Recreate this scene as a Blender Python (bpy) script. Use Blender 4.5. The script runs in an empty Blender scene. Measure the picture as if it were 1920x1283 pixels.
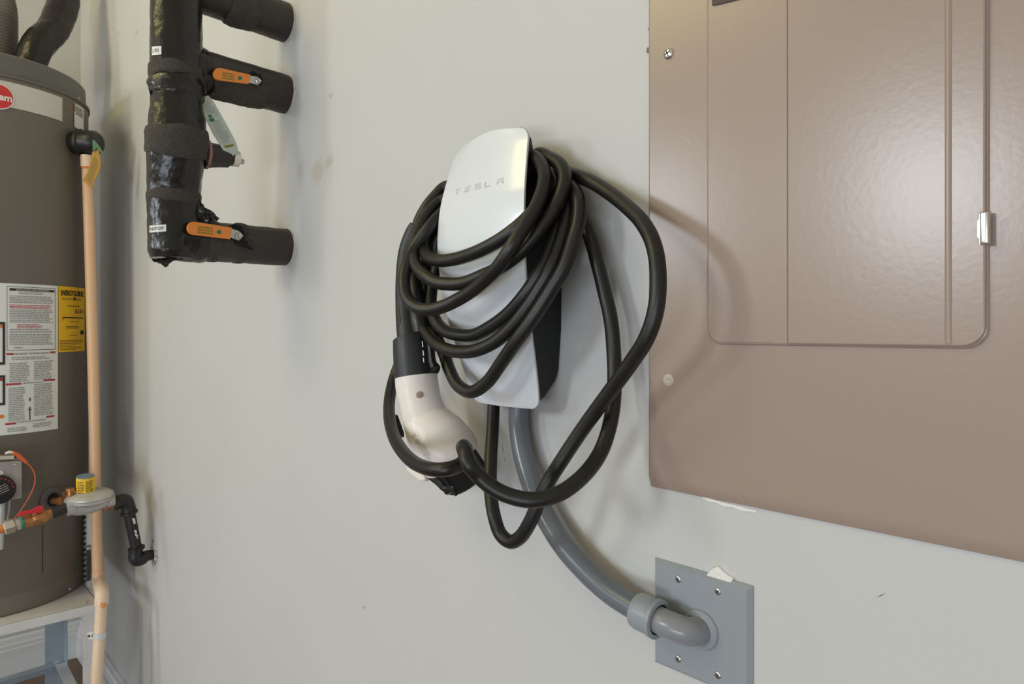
import bpy, bmesh, math, random
from mathutils import Vector, Matrix, noise
from mathutils.bvhtree import BVHTree

random.seed(7)
PI = math.pi
sc = bpy.context.scene
col = sc.collection

# ------------------------------------------------------------------ camera, light, exposure
CAMD, CAMH, PSI, F = 0.60, 1.30, math.radians(47.5), 1300.0
HOR = 617.0
cam_d = bpy.data.cameras.new('camera')
cam_d.sensor_width = 36.0
cam_d.lens = 36.0 * F / 1920.0
cam_d.shift_y = (HOR - 641.5) / 1920.0
cam_d.clip_start = 0.02
cam = bpy.data.objects.new('camera', cam_d)
cam.location = (0, -CAMD, CAMH)
cam.rotation_euler = (PI / 2, 0, PSI)
col.objects.link(cam)
sc.camera = cam

sc.view_settings.view_transform = 'Standard'
sc.view_settings.look = 'None'
sc.view_settings.gamma = 1.0
sc.view_settings.use_curve_mapping = False
sc.view_settings.exposure = -0.03

world = bpy.data.worlds.new('world')
sc.world = world
world.use_nodes = True
bg = world.node_tree.nodes['Background']
wn = world.node_tree
wtc = wn.nodes.new('ShaderNodeTexCoord')
wsep = wn.nodes.new('ShaderNodeSeparateXYZ')
wn.links.new(wtc.outputs['Generated'], wsep.inputs[0])
wmr = wn.nodes.new('ShaderNodeMapRange')
wmr.inputs['From Min'].default_value = -0.6
wmr.inputs['From Max'].default_value = 0.6
wn.links.new(wsep.outputs['Z'], wmr.inputs['Value'])
wramp = wn.nodes.new('ShaderNodeValToRGB')
wramp.color_ramp.elements[0].color = (0.97, 0.94, 0.91, 1)
wramp.color_ramp.elements[1].color = (1.0, 0.92, 0.72, 1)
wn.links.new(wmr.outputs[0], wramp.inputs[0])
wn.links.new(wramp.outputs[0], bg.inputs[0])
bg.inputs[1].default_value = 0.41


def area(name, loc, target, sx, sy, power, color):
    l = bpy.data.lights.new(name, 'AREA')
    l.shape = 'RECTANGLE'
    l.size, l.size_y = sx, sy
    l.energy = power
    l.color = color
    o = bpy.data.objects.new(name, l)
    o.location = loc
    d = Vector(target) - Vector(loc)
    o.rotation_euler = d.to_track_quat('-Z', 'Y').to_euler()
    col.objects.link(o)
    return o


area('window_light', (-1.30, -3.9, 2.10), (-0.6, 0, 1.3), 0.55, 0.7, 31, (0.88, 0.94, 1.0))
area('side_window_light', (-3.25, -3.9, 2.20), (-0.9, 0, 1.3), 0.45, 0.8, 22, (0.88, 0.94, 1.0))
area('ceiling_lamp_light', (-1.9, -1.9, 3.1), (-1.9, -0.1, 2.0), 1.2, 0.9, 18, (1.0, 0.86, 0.34))
area('garage_door_light', (1.1, -4.2, 0.4), (-1.6, 0, 0.3), 2.8, 0.9, 70, (0.80, 0.89, 1.0))

# ------------------------------------------------------------------ helpers: places
fw = Vector((-math.sin(PSI), math.cos(PSI), 0))
rt = Vector((math.cos(PSI), math.sin(PSI), 0))
CAM = Vector((0, -CAMD, CAMH))


def ray(px, py):
    return fw + rt * ((px - 960) / F) + Vector((0, 0, -(py - HOR) / F))


def W(px, py, d=0.0):            # point at distance d in front of the right wall
    r = ray(px, py)
    return CAM + r * ((CAMD - d) / r.y)


def WX(px, py, X):               # point in the plane x = X
    r = ray(px, py)
    return CAM + r * (X / r.x)


def WD(px, py, depth):
    return CAM + ray(px, py) * depth


TC = Vector((-2.63, -0.365, 0))
TR = 0.275


def CY(px, py, R=TR):            # point on the tank
    r = ray(px, py)
    dx, dy = r.x, r.y
    ox, oy = CAM.x - TC.x, CAM.y - TC.y
    a = dx * dx + dy * dy
    b = ox * dx + oy * dy
    c = ox * ox + oy * oy - R * R
    disc = max(b * b - a * c, 0)
    t = (-b - math.sqrt(disc)) / a
    return CAM + r * t


# ------------------------------------------------------------------ helpers: materials
def new_mat(name, color, rough=0.5, metal=0.0, bump=0.0, bscale=60.0, var=0.0, vscale=8.0,
            coat=0.0, spec=0.5, color2=None, detail=4.0, bdist=0.002, stretch=None):
    m = bpy.data.materials.new(name)
    m.use_nodes = True
    nt = m.node_tree
    b = nt.nodes['Principled BSDF']
    b.inputs['Base Color'].default_value = (*color, 1)
    b.inputs['Roughness'].default_value = rough
    b.inputs['Metallic'].default_value = metal
    b.inputs['Specular IOR Level'].default_value = spec
    if coat:
        b.inputs['Coat Weight'].default_value = coat
        b.inputs['Coat Roughness'].default_value = 0.08
    tc = nt.nodes.new('ShaderNodeTexCoord')
    mp = nt.nodes.new('ShaderNodeMapping')
    nt.links.new(tc.outputs['Object'], mp.inputs[0])
    if stretch:
        mp.inputs['Scale'].default_value = stretch
    if var > 0 or color2:
        n = nt.nodes.new('ShaderNodeTexNoise')
        n.inputs['Scale'].default_value = vscale
        n.inputs['Detail'].default_value = 5
        nt.links.new(mp.outputs[0], n.inputs['Vector'])
        r = nt.nodes.new('ShaderNodeValToRGB')
        c2 = color2 if color2 else tuple(max(0, c * (1 - var)) for c in color)
        r.color_ramp.elements[0].position = 0.35
        r.color_ramp.elements[1].position = 0.65
        r.color_ramp.elements[0].color = (*c2, 1)
        r.color_ramp.elements[1].color = (*color, 1)
        nt.links.new(n.outputs['Fac'], r.inputs[0])
        nt.links.new(r.outputs[0], b.inputs['Base Color'])
    if bump > 0:
        n2 = nt.nodes.new('ShaderNodeTexNoise')
        n2.inputs['Scale'].default_value = bscale
        n2.inputs['Detail'].default_value = detail
        nt.links.new(mp.outputs[0], n2.inputs['Vector'])
        bp = nt.nodes.new('ShaderNodeBump')
        bp.inputs['Strength'].default_value = bump
        bp.inputs['Distance'].default_value = bdist
        nt.links.new(n2.outputs['Fac'], bp.inputs['Height'])
        nt.links.new(bp.outputs[0], b.inputs['Normal'])
    return m


def rgb(r, g, b):
    f = lambda c: (c / 255 / 12.92) if c / 255 <= 0.04045 else ((c / 255 + 0.055) / 1.055) ** 2.4
    return (f(r), f(g), f(b))


M = {}
M['wall'] = new_mat('wall_paint', rgb(203, 203, 202), 0.55, bump=0.12, bscale=220, var=0.03, vscale=3)


def wall_stains(m, spots):
    nt = m.node_tree
    b = nt.nodes['Principled BSDF']
    src = b.inputs['Base Color'].links[0].from_socket
    geo = nt.nodes.new('ShaderNodeNewGeometry')
    for (px, py, rx, rz, col_, amt, tilt) in spots:
        c = W(px, py, 0)
        sub = nt.nodes.new('ShaderNodeVectorMath'); sub.operation = 'SUBTRACT'
        nt.links.new(geo.outputs['Position'], sub.inputs[0]); sub.inputs[1].default_value = c
        rot = nt.nodes.new('ShaderNodeVectorRotate'); rot.rotation_type = 'Y_AXIS'
        rot.inputs['Angle'].default_value = tilt
        nt.links.new(sub.outputs[0], rot.inputs['Vector'])
        mul = nt.nodes.new('ShaderNodeVectorMath'); mul.operation = 'MULTIPLY'
        nt.links.new(rot.outputs[0], mul.inputs[0]); mul.inputs[1].default_value = (1 / rx, 1, 1 / rz)
        ln = nt.nodes.new('ShaderNodeVectorMath'); ln.operation = 'LENGTH'
        nt.links.new(mul.outputs[0], ln.inputs[0])
        mr = nt.nodes.new('ShaderNodeMapRange')
        mr.inputs['From Min'].default_value = 1.0; mr.inputs['From Max'].default_value = 0.45
        mr.inputs['To Min'].default_value = 0.0; mr.inputs['To Max'].default_value = amt
        nt.links.new(ln.outputs['Value'], mr.inputs['Value'])
        mx = nt.nodes.new('ShaderNodeMix'); mx.data_type = 'RGBA'
        nt.links.new(mr.outputs[0], mx.inputs['Factor'])
        nt.links.new(src, mx.inputs[6]); mx.inputs[7].default_value = (*col_, 1)
        src = mx.outputs[2]
    nt.links.new(src, b.inputs['Base Color'])


wall_stains(M['wall'], [
    (222, 63, .030, .008, rgb(160, 158, 132), .4, 0), (256, 62, .030, .008, rgb(160, 158, 132), .4, 0),
    (617, 303, .020, .014, rgb(176, 172, 156), .5, .3), (596, 322, .030, .026, rgb(184, 180, 164), .6, .5),
    (619, 180, .0018, .006, rgb(110, 108, 100), .9, .5), (623, 178, .0012, .005, rgb(110, 108, 100), .9, -.2),
    (560, 361, .0016, .0016, rgb(70, 70, 70), .9, 0), (683, 1139, .006, .0035, rgb(150, 148, 144), .7, .4),
    (1652, 1117, .0045, .0006, rgb(110, 100, 90), .9, .7), (943, 842, .0016, .010, rgb(140, 140, 138), .7, .2), (946, 862, .003, .003, rgb(150, 150, 148), .6, 0),
    (945, 762, .002, .003, rgb(130, 130, 128), .6, .2), (1216, 55, .0012, .003, rgb(120, 118, 110), .8, .3)])
M['floor'] = new_mat('floor_boards', rgb(120, 98, 82), 0.6, bump=0.1, var=0.25, vscale=6, stretch=(1, 8, 1))
M['trim'] = new_mat('white_trim_paint', rgb(226, 229, 233), 0.35)
M['panel'] = new_mat('taupe_enamel', rgb(162, 144, 133), 0.25, bump=0.06, bscale=170, var=0.015, vscale=5, spec=0.6, bdist=0.0012)
M['panel_dark'] = new_mat('dark_brown_label', rgb(66, 50, 44), 0.5)
M['chrome'] = new_mat('chrome', (0.80, 0.79, 0.76), 0.25, metal=1.0)
M['zinc'] = new_mat('zinc_screw', (0.62, 0.62, 0.60), 0.3, metal=1.0, bump=0.2, bscale=300)
M['slot'] = new_mat('screw_recess', (0.05, 0.05, 0.05), 0.6)
M['painted_screw'] = new_mat('pale_painted_screw', rgb(205, 192, 182), 0.5, var=0.2, vscale=300)
M['plaster'] = new_mat('raw_plaster', rgb(236, 234, 230), 0.9, bump=0.6, bscale=200, bdist=0.004)
M['rough_plaster'] = new_mat('crumbled_plaster', rgb(226, 224, 220), 0.9, bump=0.8, bscale=150, bdist=0.004, color2=rgb(90, 84, 78), vscale=90)
M['scuff'] = new_mat('grey_scuff', rgb(120, 118, 110), 0.8)
M['paint_blob'] = new_mat('wall_touch_up', rgb(178, 175, 160), 0.6)
M['white_glass'] = new_mat('white_glossy_glass', rgb(229, 233, 238), 0.24, coat=0.6, spec=0.6)
M['rim'] = new_mat('plate_edge', rgb(222, 222, 216), 0.3)
M['mark_grey'] = new_mat('light_grey_print', rgb(200, 203, 206), 0.4)
M['housing'] = new_mat('black_housing', rgb(13, 13, 13), 0.55, bump=0.05, bscale=500)
M['cable'] = new_mat('black_cable_jacket', rgb(29, 27, 25), 0.42, bump=0.12, bscale=260, var=0.35, vscale=28, bdist=0.001)
M['grip'] = new_mat('black_grip_rubber', rgb(36, 37, 40), 0.42, bump=0.05, bscale=700)
M['black'] = new_mat('black_plastic', rgb(22, 22, 23), 0.35)
M['head_white'] = new_mat('warm_white_plastic', rgb(238, 230, 224), 0.32, spec=0.5)
M['button'] = new_mat('taupe_button', rgb(158, 140, 124), 0.5)
M['print'] = new_mat('grey_print', rgb(168, 166, 164), 0.6)
M['conduit'] = new_mat('grey_pvc_dark', rgb(108, 114, 120), 0.24, bump=0.05, bscale=60)
M['pvc'] = new_mat('grey_pvc_light', rgb(150, 157, 163), 0.35)
M['elbow'] = new_mat('grey_pvc_elbow', rgb(140, 141, 146), 0.25)
M['tape'] = new_mat('black_glossy_tape', rgb(34, 31, 28), 0.25, bump=0.8, bscale=60, var=0.3, vscale=12, bdist=0.0035, stretch=(1, 1, 0.6), spec=0.4, coat=0.1)
M['foam'] = new_mat('black_foam', rgb(72, 68, 62), 0.85, bump=0.9, bscale=420, var=0.25, vscale=150, bdist=0.003)
M['foam_smooth'] = new_mat('black_foam_sleeve', rgb(56, 50, 45), 0.5, bump=0.35, bscale=120, var=0.3, vscale=14, bdist=0.002)
M['orange'] = new_mat('orange_vinyl_handle', rgb(236, 140, 56), 0.4, var=0.06, vscale=40)
M['olive_print'] = new_mat('olive_print', rgb(140, 120, 40), 0.6)
M['green_print'] = new_mat('green_print', rgb(30, 120, 90), 0.6)
M['steel'] = new_mat('brushed_steel', (0.50, 0.49, 0.46), 0.35, metal=1.0, bump=0.1, bscale=200)
M['gap'] = new_mat('torn_gap', rgb(12, 12, 12), 0.9)
M['paper'] = new_mat('white_paper', rgb(226, 228, 224), 0.6)
M['tag_paper'] = new_mat('pale_green_tag', rgb(190, 200, 190), 0.6)
M['text_dark'] = new_mat('black_ink', rgb(40, 40, 40), 0.6)
M['text_grey'] = new_mat('grey_ink', rgb(158, 156, 154), 0.6)
M['text_red'] = new_mat('red_ink', rgb(196, 80, 92), 0.6)
M['red_bar'] = new_mat('red_bar_ink', rgb(176, 42, 52), 0.5)
M['orange_ink'] = new_mat('orange_ink', rgb(230, 120, 40), 0.5)
M['copper_pink'] = new_mat('pinkish_tie', rgb(150, 112, 104), 0.5)
M['cap_white'] = new_mat('off_white_cap', rgb(226, 218, 204), 0.5)
M['tank'] = new_mat('grey_tank_enamel', rgb(112, 105, 96), 0.36, bump=0.03, bscale=60, spec=0.4)
M['lid'] = new_mat('grey_tank_lid', rgb(100, 98, 94), 0.5)
M['band'] = new_mat('silver_band', rgb(205, 202, 196), 0.3, metal=0.3)
M['badge_red'] = new_mat('badge_red', rgb(206, 52, 52), 0.4)
M['badge_white'] = new_mat('badge_white', rgb(236, 226, 222), 0.4)
M['yellow'] = new_mat('yellow_label', rgb(236, 190, 30), 0.5)
M['dark_valve'] = new_mat('dark_valve_cover', rgb(36, 37, 36), 0.4)
M['cpvc'] = new_mat('peach_cpvc', rgb(233, 190, 150), 0.4, var=0.04, vscale=6)
M['cpvc_pale'] = new_mat('pale_peach_cpvc', rgb(240, 212, 184), 0.4)
M['primer'] = new_mat('orange_primer', rgb(222, 130, 50), 0.45)
M['primer_brown'] = new_mat('rust_primer', rgb(180, 112, 70), 0.5, var=0.4, vscale=80)
M['amber'] = new_mat('amber_plastic_tag', rgb(166, 122, 10), 0.5)
M['green_plastic'] = new_mat('green_plastic', rgb(50, 110, 70), 0.5)
M['galv'] = new_mat('galvanised_steel', rgb(228, 228, 228), 0.42, metal=0.15, bump=0.05, bscale=40, var=0.12, vscale=14)
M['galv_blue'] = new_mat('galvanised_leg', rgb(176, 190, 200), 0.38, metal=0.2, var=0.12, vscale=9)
M['cast'] = new_mat('cast_aluminium', rgb(196, 193, 188), 0.36, metal=0.3, bump=0.4, bscale=150, var=0.2, vscale=30)
M['iron'] = new_mat('black_iron', rgb(34, 33, 33), 0.42, bump=0.35, bscale=160)
M['brass'] = new_mat('brass_fitting', rgb(186, 132, 84), 0.35, metal=0.6, bump=0.3, bscale=120, var=0.3, vscale=60)
M['nickel'] = new_mat('nickel_nut', rgb(216, 208, 196), 0.25, metal=0.7)
M['red_handle'] = new_mat('red_vinyl_handle', rgb(206, 44, 52), 0.4)
M['blue_cap'] = new_mat('blue_grey_cap', rgb(112, 130, 150), 0.5)
M['wire_orange'] = new_mat('orange_wire', rgb(214, 96, 52), 0.45)
M['wire_white'] = new_mat('white_tube', rgb(196, 198, 196), 0.4)
M['box_grey'] = new_mat('grey_control_box', rgb(172, 168, 164), 0.35, metal=0.4, var=0.15, vscale=20)
M['teal'] = new_mat('teal_seal', rgb(60, 130, 110), 0.5)
M['duct'] = new_mat('grey_flexible_duct', rgb(134, 130, 122), 0.45, metal=0.3)
M['white_paint_chip'] = new_mat('white_paint_chip', rgb(214, 212, 208), 0.6)
M['gasket'] = new_mat('grey_grommet', rgb(96, 92, 88), 0.5)
M['hole'] = new_mat('dark_hole', rgb(28, 20, 16), 0.7)

# ------------------------------------------------------------------ helpers: objects
OFF = {}


def thing(name, loc, label, cat, group=None):
    o = bpy.data.objects.new(name, None)
    o.empty_display_size = 0.05
    o.location = loc
    col.objects.link(o)
    o['label'] = label
    o['category'] = cat
    if group:
        o['group'] = group
    OFF[o.name] = Vector(loc)
    return o


def struct(o):
    o['kind'] = 'structure'
    return o


def tag(o, label, cat, group=None):
    o['label'] = label
    o['category'] = cat
    if group:
        o['group'] = group
    return o


def mesh_obj(name, bm, mat, parent=None, smooth=True, angle=40, label=None, recalc=True):
    if recalc:
        bmesh.ops.recalc_face_normals(bm, faces=bm.faces[:])
    off = OFF.get(parent.name, Vector((0, 0, 0))) if parent else None
    me = bpy.data.meshes.new(name)
    own = Vector((0, 0, 0))
    if parent is None:
        cs = [v.co for v in bm.verts]
        own = Vector((sum(c.x for c in cs) / len(cs), sum(c.y for c in cs) / len(cs), min(c.z for c in cs)))
        for v in bm.verts:
            v.co -= own
    else:
        for v in bm.verts:
            v.co -= off
    bm.to_mesh(me)
    bm.free()
    me.materials.append(mat)
    if smooth:
        for p in me.polygons:
            p.use_smooth = True
        me.set_sharp_from_angle(angle=math.radians(angle))
    o = bpy.data.objects.new(name, me)
    col.objects.link(o)
    if parent:
        o.parent = parent
        OFF[o.name] = off.copy()
    else:
        o.location = own
        OFF[o.name] = own
    if label:
        o['label'] = label
    return o


def catmull(pts, n=8):
    P = [Vector(p) for p in pts]
    if len(P) < 3 or n <= 1:
        return P
    P = [P[0] * 2 - P[1]] + P + [P[-1] * 2 - P[-2]]
    out = []
    for i in range(1, len(P) - 2):
        p0, p1, p2, p3 = P[i - 1], P[i], P[i + 1], P[i + 2]
        t0 = 0.0
        t1 = t0 + max((p1 - p0).length, 1e-5) ** 0.5
        t2 = t1 + max((p2 - p1).length, 1e-5) ** 0.5
        t3 = t2 + max((p3 - p2).length, 1e-5) ** 0.5
        for j in range(n):
            t = t1 + (t2 - t1) * j / n
            A1 = p0 * ((t1 - t) / (t1 - t0)) + p1 * ((t - t0) / (t1 - t0))
            A2 = p1 * ((t2 - t) / (t2 - t1)) + p2 * ((t - t1) / (t2 - t1))
            A3 = p2 * ((t3 - t) / (t3 - t2)) + p3 * ((t - t2) / (t3 - t2))
            B1 = A1 * ((t2 - t) / (t2 - t0)) + A2 * ((t - t0) / (t2 - t0))
            B2 = A2 * ((t3 - t) / (t3 - t1)) + A3 * ((t - t1) / (t3 - t1))
            out.append(B1 * ((t2 - t) / (t2 - t1)) + B2 * ((t - t1) / (t2 - t1)))
    out.append(P[-2])
    return out


def lerp_list(vals, n):
    if not isinstance(vals, (list, tuple)):
        return [vals] * n
    out = []
    for i in range(n):
        t = i / (n - 1) * (len(vals) - 1)
        k = min(int(t), len(vals) - 2)
        f = t - k
        f = f * f * (3 - 2 * f)
        out.append(vals[k] * (1 - f) + vals[k + 1] * f)
    return out


def add_tube(bm, pts, rad, seg=16, n=8, cap=True, fn=None, flat=1.0):
    P = catmull(pts, n)
    if not isinstance(rad, (list, tuple)):
        R = [rad] * len(P)
    elif len(pts) >= 3 and n > 1 and len(rad) == len(pts):
        R = []
        for i in range(len(pts) - 1):
            for j in range(n):
                f = j / n
                R.append(rad[i] * (1 - f) + rad[i + 1] * f)
        R.append(rad[-1])
    else:
        R = lerp_list(rad, len(P))
    T = []
    for i in range(len(P)):
        a = P[max(i - 1, 0)]
        b = P[min(i + 1, len(P) - 1)]
        T.append((b - a).normalized())
    up = Vector((0, 0, 1)) if abs(T[0].z) < 0.9 else Vector((1, 0, 0))
    N = T[0].cross(up).normalized()
    rings = []
    for i, p in enumerate(P):
        N = (N - T[i] * N.dot(T[i])).normalized()
        B = T[i].cross(N)
        ring = []
        for s in range(seg):
            a = 2 * PI * s / seg
            r = R[i]
            v = N * math.cos(a) * r + B * math.sin(a) * r * flat
            q = p + v
            if fn:
                q = fn(q, p, i, a)
            ring.append(bm.verts.new(q))
        rings.append(ring)
    for i in range(len(rings) - 1):
        for s in range(seg):
            bm.faces.new((rings[i][s], rings[i][(s + 1) % seg], rings[i + 1][(s + 1) % seg], rings[i + 1][s]))
    if cap:
        bm.faces.new(rings[0][::-1])
        bm.faces.new(rings[-1])
    return rings


def tube(name, pts, rad, mat, parent=None, **k):
    lab = k.pop('label', None)
    ang = k.pop('angle', 40)
    bm = bmesh.new()
    add_tube(bm, pts, rad, **k)
    return mesh_obj(name, bm, mat, parent, label=lab, angle=ang)


def add_lathe(bm, prof, origin, axis, seg=32, hexa=False):
    axis = Vector(axis).normalized()
    origin = Vector(origin)
    up = Vector((0, 0, 1)) if abs(axis.z) < 0.9 else Vector((1, 0, 0))
    N = axis.cross(up).normalized()
    B = axis.cross(N)
    rings = []
    for r, h in prof:
        if r <= 1e-6:
            rings.append([bm.verts.new(origin + axis * h)])
        else:
            rings.append([bm.verts.new(origin + axis * h + (N * math.cos(2 * PI * s / seg) + B * math.sin(2 * PI * s / seg)) * r) for s in range(seg)])
    for a, b in zip(rings, rings[1:]):
        for s in range(seg):
            t = (s + 1) % seg
            if len(a) == 1 and len(b) == 1:
                continue
            if len(a) == 1:
                bm.faces.new((a[0], b[s], b[t]))
            elif len(b) == 1:
                bm.faces.new((a[s], a[t], b[0]))
            else:
                bm.faces.new((a[s], a[t], b[t], b[s]))


def lathe(name, prof, origin, axis, mat, parent=None, seg=32, label=None, angle=35):
    bm = bmesh.new()
    add_lathe(bm, prof, origin, axis, seg)
    return mesh_obj(name, bm, mat, parent, label=label, angle=angle)


def add_prism(bm, pts, vec, bevel=0.0, bseg=3):
    vec = Vector(vec)
    a = [bm.verts.new(p) for p in pts]
    b = [bm.verts.new(Vector(p) + vec) for p in pts]
    n = len(a)
    fa = bm.faces.new(a[::-1])
    fb = bm.faces.new(b)
    for i in range(n):
        bm.faces.new((a[i], a[(i + 1) % n], b[(i + 1) % n], b[i]))
    if bevel > 0:
        bmesh.ops.recalc_face_normals(bm, faces=bm.faces[:])
        es = [e for e in fb.edges]
        bmesh.ops.bevel(bm, geom=es, offset=bevel, segments=bseg, affect='EDGES', profile=0.5)


def flat_faces(o):
    m = o.modifiers.new('weighted', 'WEIGHTED_NORMAL')
    m.keep_sharp = True
    m.weight = 100
    return o


def prism(name, pts, vec, mat, parent=None, bevel=0.0, label=None, angle=30, bseg=3):
    bm = bmesh.new()
    add_prism(bm, pts, vec, bevel, bseg)
    return flat_faces(mesh_obj(name, bm, mat, parent, label=label, angle=angle))


def add_box(bm, c, s, rot=None, bevel=0.0):
    vs = []
    for x in (-1, 1):
        for y in (-1, 1):
            for z in (-1, 1):
                v = Vector((x * s[0] / 2, y * s[1] / 2, z * s[2] / 2))
                if rot:
                    v = rot @ v
                vs.append(bm.verts.new(Vector(c) + v))
    fs = [(0, 1, 3, 2), (4, 6, 7, 5), (0, 4, 5, 1), (2, 3, 7, 6), (0, 2, 6, 4), (1, 5, 7, 3)]
    faces = [bm.faces.new([vs[i] for i in f]) for f in fs]
    if bevel:
        es = set(e for f in faces for e in f.edges)
        bmesh.ops.bevel(bm, geom=list(es), offset=bevel, segments=2, affect='EDGES', profile=0.5)


def box(name, c, s, mat, parent=None, rot=None, bevel=0.0, label=None):
    bm = bmesh.new()
    add_box(bm, c, s, rot, bevel)
    return mesh_obj(name, bm, mat, parent, label=label, angle=30)


def rounded(x0, z0, x1, z1, r, seg=8, corners=(1, 1, 1, 1)):
    # corners: bottom-left, bottom-right, top-right, top-left
    out = []
    cs = [(x0 + r, z0 + r, PI, corners[0], x0, z0), (x1 - r, z0 + r, 1.5 * PI, corners[1], x1, z0),
          (x1 - r, z1 - r, 0, corners[2], x1, z1), (x0 + r, z1 - r, 0.5 * PI, corners[3], x0, z1)]
    for cx, cz, a0, on, px, pz in cs:
        if on:
            for i in range(seg + 1):
                a = a0 + 0.5 * PI * i / seg
                out.append((cx + r * math.cos(a), cz + r * math.sin(a)))
        else:
            out.append((px, pz))
    return out


def capsule(a, b, ra, rb, seg=8):
    # outline round two 2-D centres
    ax, ay = a
    bx, by = b
    ang = math.atan2(by - ay, bx - ax)
    out = []
    for i in range(seg + 1):
        t = ang + PI / 2 + PI * i / seg
        out.append((ax + ra * math.cos(t), ay + ra * math.sin(t)))
    for i in range(seg + 1):
        t = ang - PI / 2 + PI * i / seg
        out.append((bx + rb * math.cos(t), by + rb * math.sin(t)))
    return out


def add_quads(bm, rects, fn, sub=1):
    # rects (u0,v0,u1,v1) laid on a surface fn(u,v)
    for (u0, v0, u1, v1) in rects:
        prev = None
        for i in range(sub + 1):
            u = u0 + (u1 - u0) * i / sub
            cur = (bm.verts.new(fn(u, v0)), bm.verts.new(fn(u, v1)))
            if prev:
                bm.faces.new((prev[0], cur[0], cur[1], prev[1]))
            prev = cur


def sheet(name, rects, fn, mat, parent, sub=1, label=None):
    bm = bmesh.new()
    add_quads(bm, rects, fn, sub)
    return mesh_obj(name, bm, mat, parent, smooth=False, label=label)


def text_on(name, s, fn, u0, u1, v0, v1, mat, parent, label=None, bold=0.0):
    cu = bpy.data.curves.new(name, 'FONT')
    cu.body = s
    cu.size = 1
    cu.resolution_u = 3
    cu.offset = bold
    tmp = bpy.data.objects.new(name + '_source', cu)
    col.objects.link(tmp)
    dg = bpy.context.evaluated_depsgraph_get()
    me = bpy.data.meshes.new_from_object(tmp.evaluated_get(dg))
    bpy.data.objects.remove(tmp)
    bpy.data.curves.remove(cu)
    xs = [v.co.x for v in me.vertices]
    ys = [v.co.y for v in me.vertices]
    x0, x1, y0, y1 = min(xs), max(xs), min(ys), max(ys)
    bm = bmesh.new()
    bm.from_mesh(me)
    bpy.data.meshes.remove(me)
    for v in bm.verts:
        u = u0 + (u1 - u0) * (v.co.x - x0) / (x1 - x0)
        w = v0 + (v1 - v0) * (v.co.y - y0) / (y1 - y0)
        v.co = fn(u, w)
    return mesh_obj(name, bm, mat, parent, smooth=False, label=label)


def word_rects(u0, u1, vtop, vbot, nlines, rng, fill=0.52, ragged=0.12, unit=None):
    rects = []
    h = (vbot - vtop) / nlines
    unit = unit or (u1 - u0) / 9
    for i in range(nlines):
        v = vtop + h * (i + 0.2)
        u = u0
        end = u1 - rng.random() * ragged * (u1 - u0)
        while u < end - unit * 0.3:
            w = unit * (0.45 + rng.random() * 1.1)
            w = min(w, end - u)
            rects.append((u, v, u + w, v + h * fill))
            u += w + unit * 0.16
    return rects


# ------------------------------------------------------------------ room shell
XL = -3.20
bm = bmesh.new(); add_box(bm, (-0.9, 0.05, 1.35), (5.2, 0.1, 2.7))
struct(mesh_obj('wall_right', bm, M['wall'], smooth=False))
bm = bmesh.new(); add_box(bm, (XL - 0.05, -1.3, 1.35), (0.1, 2.6, 2.7))
struct(mesh_obj('wall_left', bm, M['wall'], smooth=False))
bm = bmesh.new(); add_box(bm, (-1.0, -2.2, -0.05), (5.4, 4.6, 0.1))
struct(mesh_obj('floor', bm, M['floor'], smooth=False))


def baseboard(name, a, b, nrm):
    a, b, nrm = Vector(a), Vector(b), Vector(nrm)
    prof = [(0, 0), (0.016, 0), (0.016, 0.095), (0.013, 0.100), (0.013, 0.112), (0.009, 0.118), (0.007, 0.134), (0.003, 0.140), (0, 0.140)]
    bm = bmesh.new()
    A = [bm.verts.new(a + nrm * d + Vector((0, 0, z))) for d, z in prof]
    B = [bm.verts.new(b + nrm * d + Vector((0, 0, z))) for d, z in prof]
    n = len(prof)
    for i in range(n):
        bm.faces.new((A[i], A[(i + 1) % n], B[(i + 1) % n], B[i]))
    bm.faces.new(A); bm.faces.new(B[::-1])
    return struct(mesh_obj(name, bm, M['trim'], smooth=False))


baseboard('baseboard_left', (XL, -2.4, 0), (XL, 0, 0), (1, 0, 0))
baseboard('baseboard_right', (XL + 0.016, 0, 0), (0.3, 0, 0), (0, -1, 0))


# small marks on the wall
def blob(name, px, py, rx, rz, mat, label, cat, seed, thick=0.0012, n=18, jag=0.35, d=0.0, group=None):
    rng = random.Random(seed)
    c = W(px, py, d)
    pts = []
    for i in range(n):
        a = 2 * PI * i / n
        k = 1 - jag * rng.random()
        pts.append(c + Vector((math.cos(a) * rx * k, 0.0, math.sin(a) * rz * k)))
    return pts, Vector((0, -thick, 0))


def mark(name, px, py, rx, rz, mat, seed, **k):
    pts, v = blob(name, px, py, rx, rz, mat, '', '', seed, **k)
    bm = bmesh.new()
    add_prism(bm, pts, v)
    return bm


def wall_mark(name, px, py, rx, rz, mat, seed, label, cat, **k):
    bm = mark(name, px, py, rx, rz, mat, seed, **k)
    o = mesh_obj(name, bm, M[mat], angle=30)
    tag(o, label, cat)
    return o


wall_mark('wall_anchor', 1217, 94, 0.0032, 0.0036, 'scuff', 5, 'tiny grey screw anchor in the wall at the left edge of the taupe panel', 'wall anchor', thick=0.0015)
c = W(1352, 1077, 0)
bm = bmesh.new()
rng = random.Random(4)
pts = [W(x, y, 0) for x, y in ((1326, 1080), (1334, 1068), (1343, 1063), (1350, 1061), (1356, 1068), (1365, 1076), (1378, 1083), (1374, 1092), (1350, 1092))]
add_prism(bm, pts, (0, -0.0035, 0), 0.001)
tag(mesh_obj('plaster_chip', bm, M['plaster']), 'broken white plaster sticking out above the grey square wall plate', 'plaster')
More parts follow.
